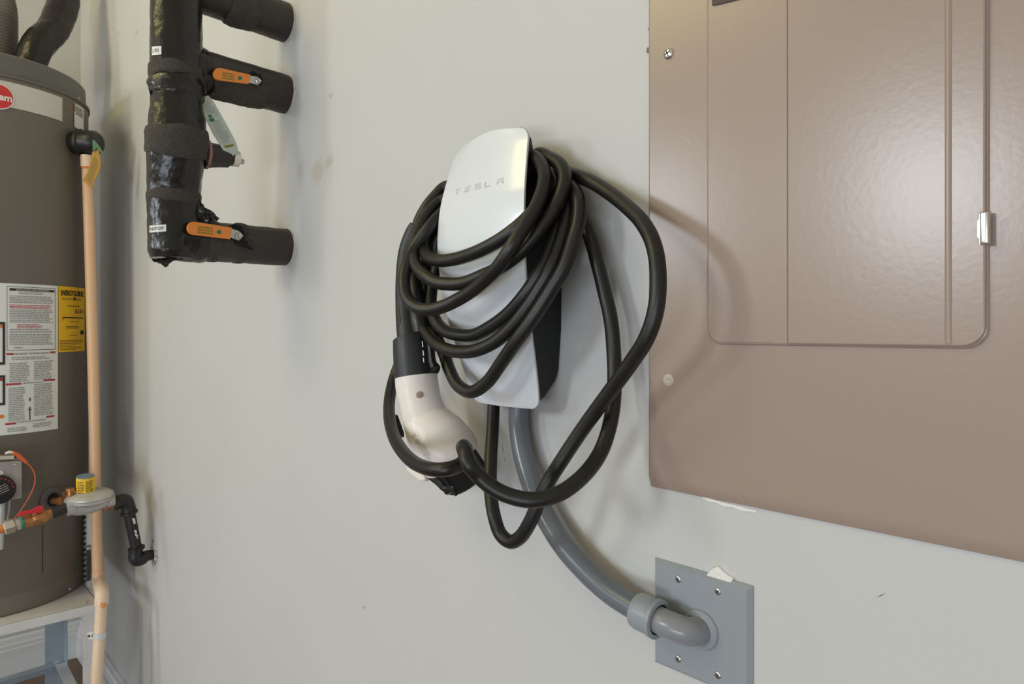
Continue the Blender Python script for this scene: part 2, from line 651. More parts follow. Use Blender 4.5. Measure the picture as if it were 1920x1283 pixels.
# caulk line along the lower edge of the electrical panel
for i, (xs, lab) in enumerate((((1322, 1345, 1380, 1410), 'ragged white caulk scraps under the lower edge of the taupe panel'),)):
    bm = bmesh.new()
    up, lo = [], []
    ls = [(1318, 934, 1.5), (1330, 938, 3), (1345, 942, 1.8), (1358, 946, 4), (1375, 950, 2), (1392, 954, 5), (1404, 957.5, 2.2), (1420, 961, 1.2)]
    for (x, y, h) in ls:
        up.append(W(x, y - 4, 0)); lo.append(W(x, y - 1 + h, 0))
    add_prism(bm, up + lo[::-1], (0, -0.0012, 0))
    tag(mesh_obj('caulk_bead', bm, M['plaster'], angle=20), lab, 'caulk')

# ------------------------------------------------------------------ electrical panel
pxl = W(1223, 912, 0).x
zb = W(1223, 912, 0).z
zt, pxr = 1.95, 0.02
panel = thing('breaker_box', ((pxl + pxr) / 2, -0.001, zb), 'large taupe metal electrical panel cover with a rounded door on the right of the wall', 'electrical panel')
TH = 0.006
# cover with folded lower lip
bm = bmesh.new()
prof = [(0.0, zb), (0.0018, zb + 0.0003), (0.0030, zb + 0.0030), (TH, zb + 0.0125), (TH, zt), (0.0, zt)]
A = [bm.verts.new((pxl, -d, z)) for d, z in prof]
A2 = [bm.verts.new((pxl + 0.002, -d - (0.001 if 0 < i < 5 else 0), z)) for i, (d, z) in enumerate(prof)]
B = [bm.verts.new((pxr, -d - (0.001 if 0 < i < 5 else 0), z)) for i, (d, z) in enumerate(prof)]
n = len(prof)
for U, V in ((A, A2), (A2, B)):
    for i in range(n):
        bm.faces.new((U[i], U[(i + 1) % n], V[(i + 1) % n], V[i]))
bm.faces.new(A); bm.faces.new(B[::-1])
flat_faces(mesh_obj('cover', bm, M['panel'], panel, angle=25))
S = TH + 0.001
dl, dr = W(1327, 640, S).x, W(1856, 640, S).x
dzb = W(1420, 647.5, S).z
# embossed door surround
ol = rounded(dl, dzb, dr, zt - 0.05, 0.016, 10)
prism('door_surround', [Vector((x, -S + 0.0005, z)) for x, z in ol], (0, -0.0030, 0), M['panel'], panel, bevel=0.0024)
# door leaf: from the crease at px 1480 to the right edge, with a pressed rib
c1, c2 = W(1481, 600, S).x, W(1782, 600, S).x
g = 0.0012
ol = rounded(dl + 0.0022, dzb + 0.0022, c1 - 0.0008, zt - 0.055, 0.014, 10, (1, 0, 0, 1))
prism('hinge_flange', [Vector((x, -S - 0.0017, z)) for x, z in ol], (0, -0.0016, 0), M['panel'], panel, bevel=0.0007)
ol = rounded(c1, dzb + 0.0018, dr - 0.0016, zt - 0.055, 0.0155, 10, (0, 1, 1, 0))
door = prism('door', [Vector((x, -S - 0.0017, z)) for x, z in ol], (0, -0.0032, 0), M['panel'], panel, bevel=0.0016)
bm = bmesh.new()
D2 = S + 0.0047
rib = [(-0.0026, 0), (-0.0014, 0.0012), (0.0, 0.0016), (0.0014, 0.0012), (0.0026, 0)]
A = [bm.verts.new((c2 + x, -D2 - d, dzb + 0.004)) for x, d in rib]
B = [bm.verts.new((c2 + x, -D2 - d, zt - 0.06)) for x, d in rib]
for i in range(4):
    bm.faces.new((A[i], A[i + 1], B[i + 1], B[i]))
bm.faces.new(A + [bm.verts.new((c2, -D2 + 0.0005, dzb + 0.004))])
mesh_obj('rib', bm, M['panel'], door, angle=60)
# latch
la = W(1849, 397, D2 + 0.002); lb = W(1849, 458, D2 + 0.002)
xa, xb = W(1840, 428, D2).x, W(1858, 428, D2).x
ol = [(xa, lb.z), (xb, lb.z), (xb, la.z), (xa, la.z)]
lt = prism('latch', [Vector((x, -D2 + 0.001, z)) for x, z in ol], (0, -0.0062, 0), M['chrome'], door, bevel=0.0022, label='chrome latch')
x0 = W(1833.5, 428, D2).x
ol = [(x0, W(0, 0, 0).z)]
zz = lambda y: W(1840, y, D2).z
pts = [(xa + 0.001, zz(402)), (xa - 0.0008, zz(402)), (xa - 0.0008, zz(412)), (x0, zz(415)), (x0, zz(444)), (xa - 0.0008, zz(448)), (xa - 0.0008, zz(459)), (xa + 0.001, zz(459))]
prism('latch_lip', [Vector((x, -D2 + 0.0003, z)) for x, z in pts], (0, -0.0024, 0), M['steel'], door)
# dark handle recess at the top
pts = [W(x, y, S + 0.003) for x, y in ((1337, -30), (1337, 11), (1345, 10), (1397, -3), (1397, -50))]
prism('warning_plate', pts, (0, -0.002, 0), M['panel_dark'], panel, label='dark brown corner plate')


def screw(name, c, nrm, r, mat, parent, ang=0.3, cross=True, seg=20, h=0.35):
    bm = bmesh.new()
    prof = [(r, 0), (r, r * h * 0.35), (r * 0.86, r * h * 0.8), (r * 0.5, r * h * 1.05), (0, r * h * 1.12)]
    add_lathe(bm, prof, c, nrm, seg)
    o = mesh_obj(name, bm, M[mat], parent, angle=50)
    if cross:
        nrm = Vector(nrm).normalized()
        up = Vector((0, 0, 1))
        e1 = nrm.cross(up).normalized(); e2 = nrm.cross(e1)
        a1 = e1 * math.cos(ang) + e2 * math.sin(ang); a2 = nrm.cross(a1)
        R = Matrix((a1, nrm, a2)).transposed()
        bm = bmesh.new()
        cc = Vector(c) + nrm * (r * h * 1.08)
        add_box(bm, cc, (r * 1.15, r * 0.1, r * 0.2), R)
        add_box(bm, cc, (r * 0.2, r * 0.1, r * 1.15), R)
        mesh_obj('slot', bm, M['slot'], o, smooth=False)
    return o


screw('screw', W(1254, 101, S), (0, -1, 0), 0.0058, 'chrome', panel, 0.4, h=0.5)
screw('screw', W(1253.5, 713, S), (0, -1, 0), 0.0062, 'painted_screw', panel, cross=False, h=0.15)

# ------------------------------------------------------------------ grey cover plate
pa, pb = W(1223.5, 1047.5, 0.006), W(1407, 1098, 0.006)
zB = W(1223, 1243.7, 0.006).z
plate = thing('wall_plate', ((pa.x + pb.x) / 2, -0.0005, zB), 'square grey blank wall plate with four screws below the taupe panel', 'wall plate')
ol = [(pa.x, zB), (pb.x, zB), (pb.x, pa.z), (pa.x, pa.z)]
prism('plate', [Vector((x, -0.0005, z)) for x, z in ol], (0, -0.0052, 0), M['pvc'], plate, bevel=0.0042, bseg=1)
sx0, sx1 = W(1271.5, 1100, 0.006).x, W(1345.8, 1100, 0.006).x
sz0, sz1 = W(1271.5, 1086.3, 0.006).z, W(1271.5, 1236, 0.006).z
for (x, z, a) in ((sx0, sz0, 0.2), (sx1, sz0, 0.5), (sx0, sz1, 0.9), (sx1, sz1, 0.35)):
    screw('screw', (x, -0.0057, z), (0, -1, 0), 0.0035, 'zinc', plate, a)

# ------------------------------------------------------------------ conduit
E0 = W(1314, 1181, 0.0057)
con = thing('electrical_conduit', tuple(W(973, 757, 0.02)), 'grey plastic conduit curving from the charger down to the grey wall plate', 'conduit')
Lp = [W(974, 742, 0.0175), W(972.5, 800, 0.0195), W(981, 855, 0.023), W(999, 915, 0.026), W(1025, 973, 0.028), W(1058, 1025, 0.030), W(1099, 1071, 0.030), W(1144, 1111, 0.030), W(1190, 1140, 0.030), W(1212, 1152, 0.030)]
tube('pipe', Lp, 0.0124, M['conduit'], con, seg=28)
C0, C1 = W(1193, 1143, 0.030), W(1236, 1163, 0.030)
ax = (C1 - C0).normalized(); L = (C1 - C0).length
lathe('coupling', [(0.0145, 0), (0.0172, 0.0015), (0.0182, 0.006), (0.0182, L * 0.72), (0.0176, L * 0.80), (0.0194, L * 0.82), (0.0194, L * 0.98), (0.0150, L)], C0, ax, M['pvc'], con, seg=40)
EX = E0
pts = [C1 - ax * 0.006, W(1250, 1170, .0300), W(1270, 1178, .0275), W(1288, 1184, .0225), W(1301, 1184, .0150), Vector((EX.x, -0.004, EX.z))]
tube('elbow', pts, 0.0132, M['elbow'], con, seg=32, n=10)
lathe('lock_ring', [(0.0122, 0), (0.0192, 0), (0.0192, 0.0016), (0.0178, 0.003), (0.0122, 0.0034), (0.0122, 0)], (EX.x, -0.0057, EX.z), (0, -1, 0), M['pvc'], con, seg=48)

# ------------------------------------------------------------------ EV charger
XC = -0.6275
ROWS = [(1.205, .040, .0575), (1.215, .043, .0603), (1.23, .047, .0631), (1.25, .053, .0661), (1.27, .059, .0690), (1.30, .068, .0725), (1.32, .073, .0748), (1.35, .079, .0769),
        (1.38, .083, .0784), (1.41, .0845, .0790), (1.45, .082, .0770), (1.47, .078, .0746), (1.50, .071, .0701), (1.52, .065, .0668), (1.537, .060, .0645)]


def interp(tab, z, k):
    if z <= tab[0][0]:
        return tab[0][k]
    for a, b in zip(tab, tab[1:]):
        if z <= b[0]:
            t = (z - a[0]) / (b[0] - a[0])
            return a[k] * (1 - t) + b[k] * t
    return tab[-1][k]


def smooth_interp(tab, z, k):
    h = 0.012
    return sum(interp(tab, z + o * h, k) * w for o, w in ((-1, .25), (0, .5), (1, .25)))


FZ0, FZ1 = 1.2065, 1.5355


def face_d(u, z):
    return smooth_interp(ROWS, z, 1) - 0.004 * u * u


def face_pt(u, z, up=0.0):
    w = smooth_interp(ROWS, z, 2)
    return Vector((XC + u * w, -face_d(u, z) - up, z))


ch = thing('ev_charger', (XC, -0.001, 1.2065), 'black and white wall-mounted car charger with its black cable coiled around it', 'car charger')
bm = bmesh.new()
NU, NV = 28, 60
grid = []
RB, RTP = 0.013, 0.020
zs = []
for j in range(NV + 1):
    t = j / NV
    zs.append(FZ0 + (FZ1 - FZ0) * (0.5 - 0.5 * math.cos(PI * t)))
for z in zs:
    w = smooth_interp(ROWS, z, 2)
    if z < FZ0 + RB:
        q = (FZ0 + RB - z) / RB
        w = w - RB + RB * math.sqrt(max(0, 1 - q * q))
    if z > FZ1 - RTP:
        q = (z - (FZ1 - RTP)) / RTP
        w = w - RTP + RTP * math.sqrt(max(0, 1 - q * q))
    row = []
    for i in range(NU + 1):
        u = -1 + 2 * i / NU
        zz_ = z
        if z > 1.45:      # top edge crowned
            zz_ = z - 0.005 * u * u * ((z - 1.45) / (FZ1 - 1.45)) ** 2
        row.append(Vector((XC + u * w, -face_d(u, zz_), zz_)))
    grid.append(row)
V = [[bm.verts.new(p) for p in r] for r in grid]
Bk = [[bm.verts.new(p + Vector((0, 0.0018, 0))) for p in r] for r in grid]
for j in range(NV):
    for i in range(NU):
        bm.faces.new((V[j][i], V[j][i + 1], V[j + 1][i + 1], V[j + 1][i]))
        bm.faces.new((Bk[j][i], Bk[j + 1][i], Bk[j + 1][i + 1], Bk[j][i + 1]))
for j in range(NV):
    for i in (0, NU):
        bm.faces.new((V[j][i], V[j + 1][i], Bk[j + 1][i], Bk[j][i]))
for i in range(NU):
    for j in (0, NV):
        bm.faces.new((V[j][i], V[j][i + 1], Bk[j][i + 1], Bk[j][i]))
fp = mesh_obj('faceplate', bm, M['white_glass'], ch, angle=50)
# grey-white backing bezel behind the glass
bm = bmesh.new()
loop = [r[0] for r in grid] + grid[-1][1:] + [r[-1] for r in grid[::-1]][1:] + grid[0][::-1][1:-1]
c0 = Vector((XC, 0, 1.37))
lo = []
for k, p in enumerate(loop):
    dirv = Vector((p.x - XC, 0, (p.z - 1.37) * 0.35)).normalized()
    a = bm.verts.new(p + Vector((0, 0.0016, 0)) + dirv * 0.0006)
    b = bm.verts.new(p + Vector((0, 0.0026, 0)) + dirv * 0.0003)
    cc = bm.verts.new(p + Vector((0, 0.0026, 0)) - dirv * 0.004)
    lo.append((a, b, cc))
n = len(lo)
for k in range(n):
    q = (k + 1) % n
    bm.faces.new((lo[k][0], lo[q][0], lo[q][1], lo[k][1]))
    bm.faces.new((lo[k][1], lo[q][1], lo[q][2], lo[k][2]))
mesh_obj('bezel', bm, M['rim'], ch)
# lettering on the faceplate
LET = {'T': [(0, .82, 1, 1), (.42, 0, .58, .62)],
       'E': [(0, .82, 1, 1), (0, .41, 1, .59), (0, 0, 1, .18)],
       'S': [(0, .82, 1, 1), (0, .5, .16, .9), (0, .41, 1, .59), (.84, .1, 1, .5), (0, 0, 1, .18)],
       'L': [(0, 0, .16, 1), (0, 0, 1, .18)],
       'A': [(0, .82, 1, 1), (0, .41, 1, .59), (0, 0, .16, .59), (.84, 0, 1, .59)]}
bm = bmesh.new()
for chx, uc in (('T', -.56), ('E', -.29), ('S', -.02), ('L', .22), ('A', .50)):
    for (a, b, c_, d_) in LET[chx]:
        hw = 0.070
        z0, h = 1.4645, 0.0068
        add_quads(bm, [(uc - hw + a * 2 * hw, z0 + b * h, uc - hw + c_ * 2 * hw, z0 + d_ * h)], lambda u, z: face_pt(u, z, 0.0004))
mesh_obj('lettering', bm, M['mark_grey'], fp, smooth=False)
# black housing behind the plate
bm = bmesh.new()
HR = []
for (z, d0, wf, wb) in ((1.213, .030, .050, .050), (1.222, .018, .055, .054), (1.238, .004, .059, .056), (1.25, 0, .061, .057), (1.30, 0, .0675, .0595), (1.36, 0, .0715, .0605), (1.41, 0, .0735, .0605),
                        (1.44, .004, .0725, .059), (1.46, .022, .071, .058), (1.48, .037, .0705, .060), (1.50, .050, .0675, .066), (1.515, .0545, .0645, .064), (1.527, .054, .056, .056)):
    dfr = interp(ROWS, z, 1) - 0.0065
    ring = []
    for (x, y) in ((-wb, d0), (-wb * 1.0, d0 + (dfr - d0) * .35), (-wf, dfr), (wf, dfr), (wb, d0 + (dfr - d0) * .35), (wb, d0)):
        ring.append(bm.verts.new((XC + x, -y - 0.0005, z)))
    HR.append(ring)
for a, b in zip(HR, HR[1:]):
    for i in range(6):
        bm.faces.new((a[i], a[(i + 1) % 6], b[(i + 1) % 6], b[i]))
bm.faces.new(HR[0]); bm.faces.new(HR[-1][::-1])
bmesh.ops.bevel(bm, geom=[e for e in bm.edges if abs((e.verts[0].co - e.verts[1].co).z) > 0.001 and min(abs(e.verts[0].co.y), abs(e.verts[1].co.y)) > 0], offset=0.003, segments=2, affect='EDGES')
mesh_obj('housing', bm, M['housing'], ch, angle=30)

# charging cable: one continuous run of turns
C = []


def seg_(*pp):
    for p in pp:
        C.append(W(*p))


def neck(k):
    # over the back of the housing, behind the plate, right to left
    z = 1.478 + 0.006 * (k % 3)
    d = 0.012 + 0.0055 * k
    C.append(Vector((XC + 0.045, -d, z + 0.002)))
    C.append(Vector((XC, -d, z + 0.006)))
    C.append(Vector((XC - 0.050, -d, z - 0.002)))


# tail and outer loop on the right
seg_((926, 745, .030), (924, 800, .040), (920, 866, .06), (920, 921, .075), (926, 965, .085), (938, 1001, .085), (956.5, 1016, .085), (975, 1008, .085), (994, 979, .085),
     (1022, 915, .080), (1059, 855, .070), (1096, 800, .065), (1139.7, 740, .065), (1183.6, 680, .070), (1213, 633, .075), (1230, 580, .075), (1234, 512, .072), (1226, 460, .066),
     (1205, 418, .055), (1177, 389, .045), (1143, 362, .036), (1105, 339, .03), (1070, 327, .026), (1035, 318, .024))
neck(0)
# strand A
seg_((828, 400, .040), (807, 440, .060), (797, 465, .085), (803, 483, .100), (824, 489, .104), (848, 487, .103), (874, 480, .102), (902, 469, .1005), (937, 450, .096), (972, 424, .088), (1003, 394, .074), (1025, 366, .058), (1034, 345, .046), (1028, 325, .036), (1015, 308, .028))
neck(3)
# strand B > D
seg_((828, 376, .05), (801, 404, .07), (782, 440, .088), (775, 471, .100), (780, 499, .110), (798.5, 518, .114), (820, 530, .112), (845, 533, .108), (872, 530.5, .104), (903, 518, .100), (930, 506, .098), (958, 488, .094), (988, 460, .086),
     (1016, 425, .076), (1038, 393, .066), (1053, 362, .058), (1059, 335, .052), (1052, 311, .046), (1031, 296.5, .042), (1008, 290, .040))
neck(4)
# strand C
seg_((838, 392, .06), (806, 425, .085), (774, 470, .102), (761, 505, .118), (758, 535, .126), (765, 562, .128), (782, 577, .126), (804, 581, .122), (832, 574.5, .116), (860, 561, .111), (887, 544, .109), (912, 523, .110), (936, 498, .112), (960, 462, .110),
     (984, 424, .098), (1005, 389, .084), (1018, 355, .072), (1021, 330, .064), (1015, 308, .056), (1002, 295, .050))
neck(5)
# strand H1
seg_((830, 470, .045), (812, 530, .055), (808, 570, .070), (816, 600, .082), (834, 620, .086), (860, 628, .086), (888, 628.5, .084), (918, 614, .083), (950, 591, .081), (981, 557, .079), (1005, 522, .074), (1020, 493, .068), (1036, 452, .058), (1047, 410, .048), (1047, 375, .038), (1035, 345, .030), (1015, 325, .024))
neck(1)
# strand H2
seg_((815, 440, .035), (792, 500, .048), (784, 560, .062), (789, 604, .078), (804, 631, .088), (827, 651, .094), (860, 660, .094), (893, 657, .092), (928, 641, .088), (962, 611, .084), (990, 575, .080), (1010, 543, .076), (1029, 510, .071), (1044, 476, .064), (1055, 440, .056), (1063, 405, .048), (1062, 372, .040), (1045, 345, .032), (1020, 322, .026))
neck(2)
# strand G
seg_((812, 450, .03), (798, 520, .036), (803, 590, .048), (820, 635, .062), (833, 665, .070), (843, 694, .076), (858, 722, .081), (883, 735, .083), (912.5, 718, .083), (940, 681, .084), (968, 640, .086), (993.5, 605, .083), (1016, 571, .078), (1036, 538, .073), (1057, 502, .067),
     (1073, 456, .060), (1084, 419, .054), (1086.5, 385, .048), (1079, 361, .042), (1064, 345, .036), (1035, 325, .028))
neck(0)
# strand K: behind the connector, round under it
seg_((832, 440, .030), (805, 520, .032), (775, 620, .04), (742, 700, .06), (731, 745, .085), (731, 790, .115), (745, 832, .140), (777, 868, .158), (816, 881, .165), (838, 880, .160), (853, 876, .152), (866, 869, .143), (874, 857, .143), (873, 844, .154), (869, 838.5, .168), (873, 850, .179), (880, 871, .181),
     (898, 893, .172), (920, 912, .165), (952, 929, .155), (1000, 938, .140), (1048, 926, .120), (1092, 894, .095), (1127, 846, .065), (1146, 785, .045), (1152, 727, .035), (1151.5, 672, .030), (1145, 598, .030), (1133, 545, .030), (1120, 492, .030), (1106, 443, .030), (1088, 405, .030), (1066, 370, .028), (1040, 340, .024))
neck(1)
# last length into the connector grip
seg_((836, 350, .040), (818, 366, .050), (800, 388, .060), (787, 412, .066), (779, 436, .073))
cab = tube('charging_cable', C, 0.0078, M['cable'], ch, seg=18, n=10)

# connector: root mesh is the white head
def loft(bm, path, radii, flat=None, seg=28, n=8):
    return add_tube(bm, path, radii, seg=seg, n=n)


dc = 0.088
hp = [W(780.5, 703, dc), W(782, 722, dc), W(787, 750, dc), W(797, 783, dc - .003), W(818, 818, dc - .010), W(837, 845, dc - .019), W(846, 858, dc - .025)]
hr = [0.0274, 0.0277, 0.0270, 0.0292, 0.0382, 0.0402, 0.0392]
bm = bmesh.new()
add_tube(bm, hp, hr, seg=40, n=10, flat=1.0)
head = mesh_obj('connector', bm, M['head_white'], ch, angle=45, label='white connector head hanging left of the charger')
nd = (hp[-1] - hp[-2]).normalized()
O = hp[-1]
lathe('nozzle', [(0.0345, -0.002), (0.0345, 0.003), (0.0300, 0.005), (0.0295, 0.036), (0.0280, 0.038), (0.0262, 0.036), (0.0262, 0.006), (0.0, 0.006)], O, nd, M['black'], head, seg=40)
# locating ribs along the nose and pin sleeves inside it
bm = bmesh.new()
e1 = nd.cross(Vector((0, -1, 0))).normalized(); e2 = nd.cross(e1).normalized()
for k in range(6):
    a = 2 * PI * k / 6 + .3
    rv_ = e1 * math.cos(a) + e2 * math.sin(a)
    add_tube(bm, [O + rv_ * .0300 + nd * .004, O + rv_ * .0300 + nd * .037], .0022, seg=6, n=1)
mesh_obj('nozzle_ribs', bm, M['grip'], head)
for (a, b, r) in ((0.010, 0.010, 0.0055), (-0.010, 0.010, 0.0055), (0, -0.012, 0.0050)):
    lathe('pin_sleeve', [(r, 0.006), (r, 0.026), (r * .7, 0.026), (r * .7, 0.010), (0, 0.010)], O + e1 * a + e2 * b, nd, M['grip'], head, seg=16)
# latch under the head
lat = [W(800, 878, dc - .008), W(815, 892, dc - .010), W(826, 903, dc - .012), W(836, 915, dc - .014), W(843, 916, dc - .015)]
bm = bmesh.new()
add_tube(bm, lat, [0.010, 0.0095, 0.0080, 0.0065, 0.0055], seg=8, n=4, flat=0.8)
add_tube(bm, [W(837, 922, dc - .014), W(846, 917, dc - .015), W(850, 909, dc - .015)], [0.0045, 0.0055, 0.0035], seg=8, n=2)
mesh_obj('latch', bm, M['black'], head, angle=30)
prism('latch_cover', [W(x, y, dc - .022) for x, y in ((772, 855), (800, 880), (812, 892), (812, 900), (803, 901), (778, 882))], (0, -0.014, 0), M['head_white'], head, bevel=0.003)
# black slot on the outer side
sp = [W(x, y, dc - .004) for x, y in ((742.5, 777), (746, 779), (758, 813), (758, 820), (753, 818), (744, 795))]
prism('finger_slot', sp, (0, -0.008, 0), M['black'], head, bevel=0.001)
# collar
cp = [W(771, 628, dc), W(773.5, 640, dc), W(777, 675, dc), W(780.5, 704, dc)]
bm = bmesh.new()
add_tube(bm, [W(771.5, 634, dc), W(773, 641, dc), W(777, 675, dc), W(780.3, 706, dc)], [0.0245, 0.0252, 0.0271, 0.0281], seg=40, n=6)
mesh_obj('collar', bm, M['grip'], head, angle=45)
# grip
gp = [W(781, 424, .072), W(775, 436, .074), W(764, 470, .078), (W(760.5, 520, .082)), W(762, 570, .085), W(766, 610, .087), W(770, 640, .088)]
gr = [0.0095, 0.0106, 0.0116, 0.0130, 0.0144, 0.0162, 0.0172]
bm = bmesh.new()
add_tube(bm, gp, gr, seg=32, n=10)
grp = mesh_obj('grip', bm, M['grip'], head, angle=45)


def vis(px, py, path_c, r, lift=0.0006):
    """point on a round body: centre line point at that height, surface towards the camera"""
    ctr = path_c
    ry = ray(px, py).normalized()
    oc = CAM - ctr
    # cylinder about the vertical
    a = ry.x ** 2 + ry.y ** 2
    b = oc.x * ry.x + oc.y * ry.y
    c = oc.x ** 2 + oc.y ** 2 - (r + lift) ** 2
    disc = b * b - a * c
    if disc < 0:
        t = -b / a
    else:
        t = (-b - math.sqrt(disc)) / a
    return CAM + ry * t


# inlay line on the grip and trigger slots at its right
bm = bmesh.new()
gl = [(753, 488, W(762.5, 488, .079), .0120), (749, 520, W(760.5, 520, .082), .0130), (748, 570, W(762, 570, .085), .0144), (750, 605, W(765.5, 605, .087), .0160), (747, 616, W(766.5, 616, .087), .0164)]
add_tube(bm, [vis(a, b, c_, r, 0.0) for a, b, c_, r in gl], 0.0006, seg=6, n=6)
mesh_obj('grip_seam', bm, M['black'], grp)
# trigger body at the right of collar
bm = bmesh.new()
add_tube(bm, [W(774, 510, .074), W(782, 560, .078), W(789, 600, .080), W(795, 640, .080), W(803, 690, .080)], [0.009, 0.012, 0.0150, 0.0140, 0.010], seg=16, n=6)
mesh_obj('trigger_guard', bm, M['black'], head)
bm = bmesh.new()
add_tube(bm, [W(805, 640, .092), W(808, 660, .093), W(811, 680, .094), W(815, 690, .094)], [0.0035, 0.0040, 0.0050, 0.0055], seg=8, n=4)
add_tube(bm, [W(812, 683, .092), W(816, 690, .092), W(815, 698, .092)], [0.005, 0.0065, 0.005], seg=10, n=3)
mesh_obj('release_button', bm, M['black'], head, angle=30)
bm = bmesh.new()
for (x, y0, y1) in ((792, 640, 651), (793.5, 657, 667), (794, 671, 680), (795, 687, 696)):
    cc = W(777, (y0 + y1) / 2, dc)
    add_tube(bm, [vis(x, y0, cc, .0268), vis(x + 1, y1, cc, .0272)], 0.0009, seg=6, n=1)
mesh_obj('collar_slots', bm, M['steel'], head)
# taupe button
cc = W(785.5, 741, dc)
bp = vis(787, 741, cc, 0.0276, -0.0005)
nrm = (bp - Vector((cc.x, cc.y, bp.z))).normalized()
lathe('button', [(0.0046, 0), (0.0046, 0.0006), (0.0036, 0.0011), (0.0, 0.0012)], bp, nrm, M['button'], head, seg=24, label='small taupe button')

# printed lines on the head's lower left side (small print and the round mark)
hv = [v.co + OFF[head.name] for v in head.data.vertices]
bvh = BVHTree.FromPolygons(hv, [list(p.vertices) for p in head.data.polygons])


def on_head(px, py):
    r = ray(px, py).normalized()
    h = bvh.ray_cast(CAM, r)
    if h[0] is None:
        return W(px, py, dc + 0.03)
    return h[0] - r * 0.0005


def hm(u, v):     # u along print direction, v across, in photo pixels from the corner of the print
    a = math.radians(56)
    return on_head(768 + u * math.cos(a) - v * math.sin(a) * -1, 818 + u * math.sin(a) - v * math.cos(a))


rng = random.Random(3)
bm = bmesh.new()
for k in range(5):
    add_quads(bm, word_rects(24, 62, 1 + 2.6 * k, 3.4 + 2.6 * k, 1, rng, fill=0.28, unit=5, ragged=0.3), hm, 2)
for k in range(4):
    add_quads(bm, word_rects(0, 9, 1 + 2.6 * k, 3.4 + 2.6 * k, 1, rng, fill=0.4, unit=4), hm, 1)
for s in range(14):
    a0, a1 = 2 * PI * s / 14, 2 * PI * (s + 1) / 14
    vs = [hm(17 + r * math.cos(a), 6 + r * math.sin(a)) for a, r in ((a0, 4.6), (a1, 4.6), (a1, 3.7), (a0, 3.7))]
    bm.faces.new([bm.verts.new(p) for p in vs])
add_quads(bm, [(14.5, 4.6, 19.5, 5.5), (14.5, 6.8, 19.5, 7.7)], hm, 1)
mesh_obj('fine_print', bm, M['print'], head, smooth=False)

# ------------------------------------------------------------------ insulated water pipes
XR = -1.317
YR = -0.208
pw = thing('insulated_water_pipe', (XR, YR, 1.42), 'black tape-wrapped water pipe riser with branches into the wall and orange valve handles', 'water pipe')
DR = 1.23


def zr(py):
    return CAMH - (py - HOR) / F * DR


prof = [(-60, 44), (40, 44.5), (100, 45), (150, 46), (166, 48), (172, 46), (185, 44.5), (205, 46), (230, 48.5), (262, 51), (290, 50), (318, 48), (350, 46.5), (400, 45.5), (450, 45), (470, 45), (484, 40)]
def rcx(y):
    # the riser leans a little: photo column of its centre line
    return 331 if y < 150 else (331 + 2 * (y - 150) / 110 if y < 260 else (333 - 7 * (y - 260) / 90 if y < 350 else 326))


def rctr(y):
    return Vector((W(rcx(y), y, -YR).x, YR, zr(y)))


rp = [rctr(y) for y, r in prof]
rr = [r * DR / F for y, r in prof]


def crumple(amp, fq):
    def fn(q, p, i, a):
        d = (q - p)
        nn = noise.noise(q * fq) * amp + noise.noise(q * fq * 2.7) * amp * 0.5
        return q + d.normalized() * nn
    return fn


bm = bmesh.new()
add_tube(bm, rp, rr, seg=64, n=14, fn=crumple(0.0015, 30))
riser = mesh_obj('riser', bm, M['tape'], pw, angle=60)


def sleeve(name, y0, y1, r0, r1, mat, amp=0.0012, fq=60, parent=None):
    bm = bmesh.new()
    ys = [y0 + (y1 - y0) * i / 6 for i in range(7)]
    rs = [(r0 + (r1 - r0) * i / 6) for i in range(7)]
    rs[0] -= 2; rs[-1] -= 2

    def fn(q, p, i, a):
        q = crumple(amp, fq)(q, p, i, a)
        q.z += 0.006 * noise.noise(Vector((math.cos(a), math.sin(a), p.z * 30)) * 1.3)
        return q
    add_tube(bm, [rctr(y) for y in ys], [r * DR / F for r in rs], seg=56, n=4, fn=fn)
    return mesh_obj(name, bm, M[mat], parent or riser, angle=60)


sleeve('foam_band', 126, 154, 47.5, 48.5, 'foam')
sleeve('foam_band', 250, 292, 55.5, 54, 'foam')
sleeve('foam_band', 356, 382, 47.5, 47, 'foam')
sleeve('tape_wrap', 158, 190, 49.5, 46.5, 'tape', 0.003, 40)
# torn tape flaps on the riser
def flap(name, pts, mat, parent, thick=0.0008, amp=0.004, seed=1):
    # fan of crumpled triangles with thickness
    rng = random.Random(seed)
    P = [Vector(p) for p in pts]
    c = sum(P, Vector()) / len(P)
    fine = []
    for a, b in zip(P, P[1:] + P[:1]):
        for k in range(4):
            fine.append(a.lerp(b, k / 4) + Vector((rng.uniform(-1, 1), rng.uniform(-1, 1), rng.uniform(-1, 1))) * amp * 0.25)
    mid = [p.lerp(c, 0.5) + Vector((rng.uniform(0, 1), rng.uniform(-1, 0), rng.uniform(-1, 1))) * amp for p in fine]
    bm = bmesh.new()
    A = [bm.verts.new(p) for p in fine]; B = [bm.verts.new(p) for p in mid]; cv = bm.verts.new(c + Vector((amp, -amp * .5, 0)))
    n = len(A)
    for i in range(n):
        j = (i + 1) % n
        bm.faces.new((A[i], A[j], B[j], B[i])); bm.faces.new((B[i], B[j], cv))
    ret = bmesh.ops.extrude_face_region(bm, geom=bm.faces[:])
    for v in [g for g in ret['geom'] if isinstance(g, bmesh.types.BMVert)]:
        v.co += Vector((-thick, thick, 0))
    return mesh_obj(name, bm, M[mat], parent, angle=15)


flap('tape_flap', [WX(x, y, XR + .012) for x, y in ((281, 160), (290, 165), (286, 176), (283, 181), (279, 172))], 'tape', riser, seed=2, amp=0.002)
flap('tape_flap', [WX(x, y, XR + .004) for x, y in ((282, 484), (300, 486), (340, 478), (346, 486), (322, 490), (311, 502), (300, 494), (290, 492))], 'tape', riser, seed=3, amp=0.003)


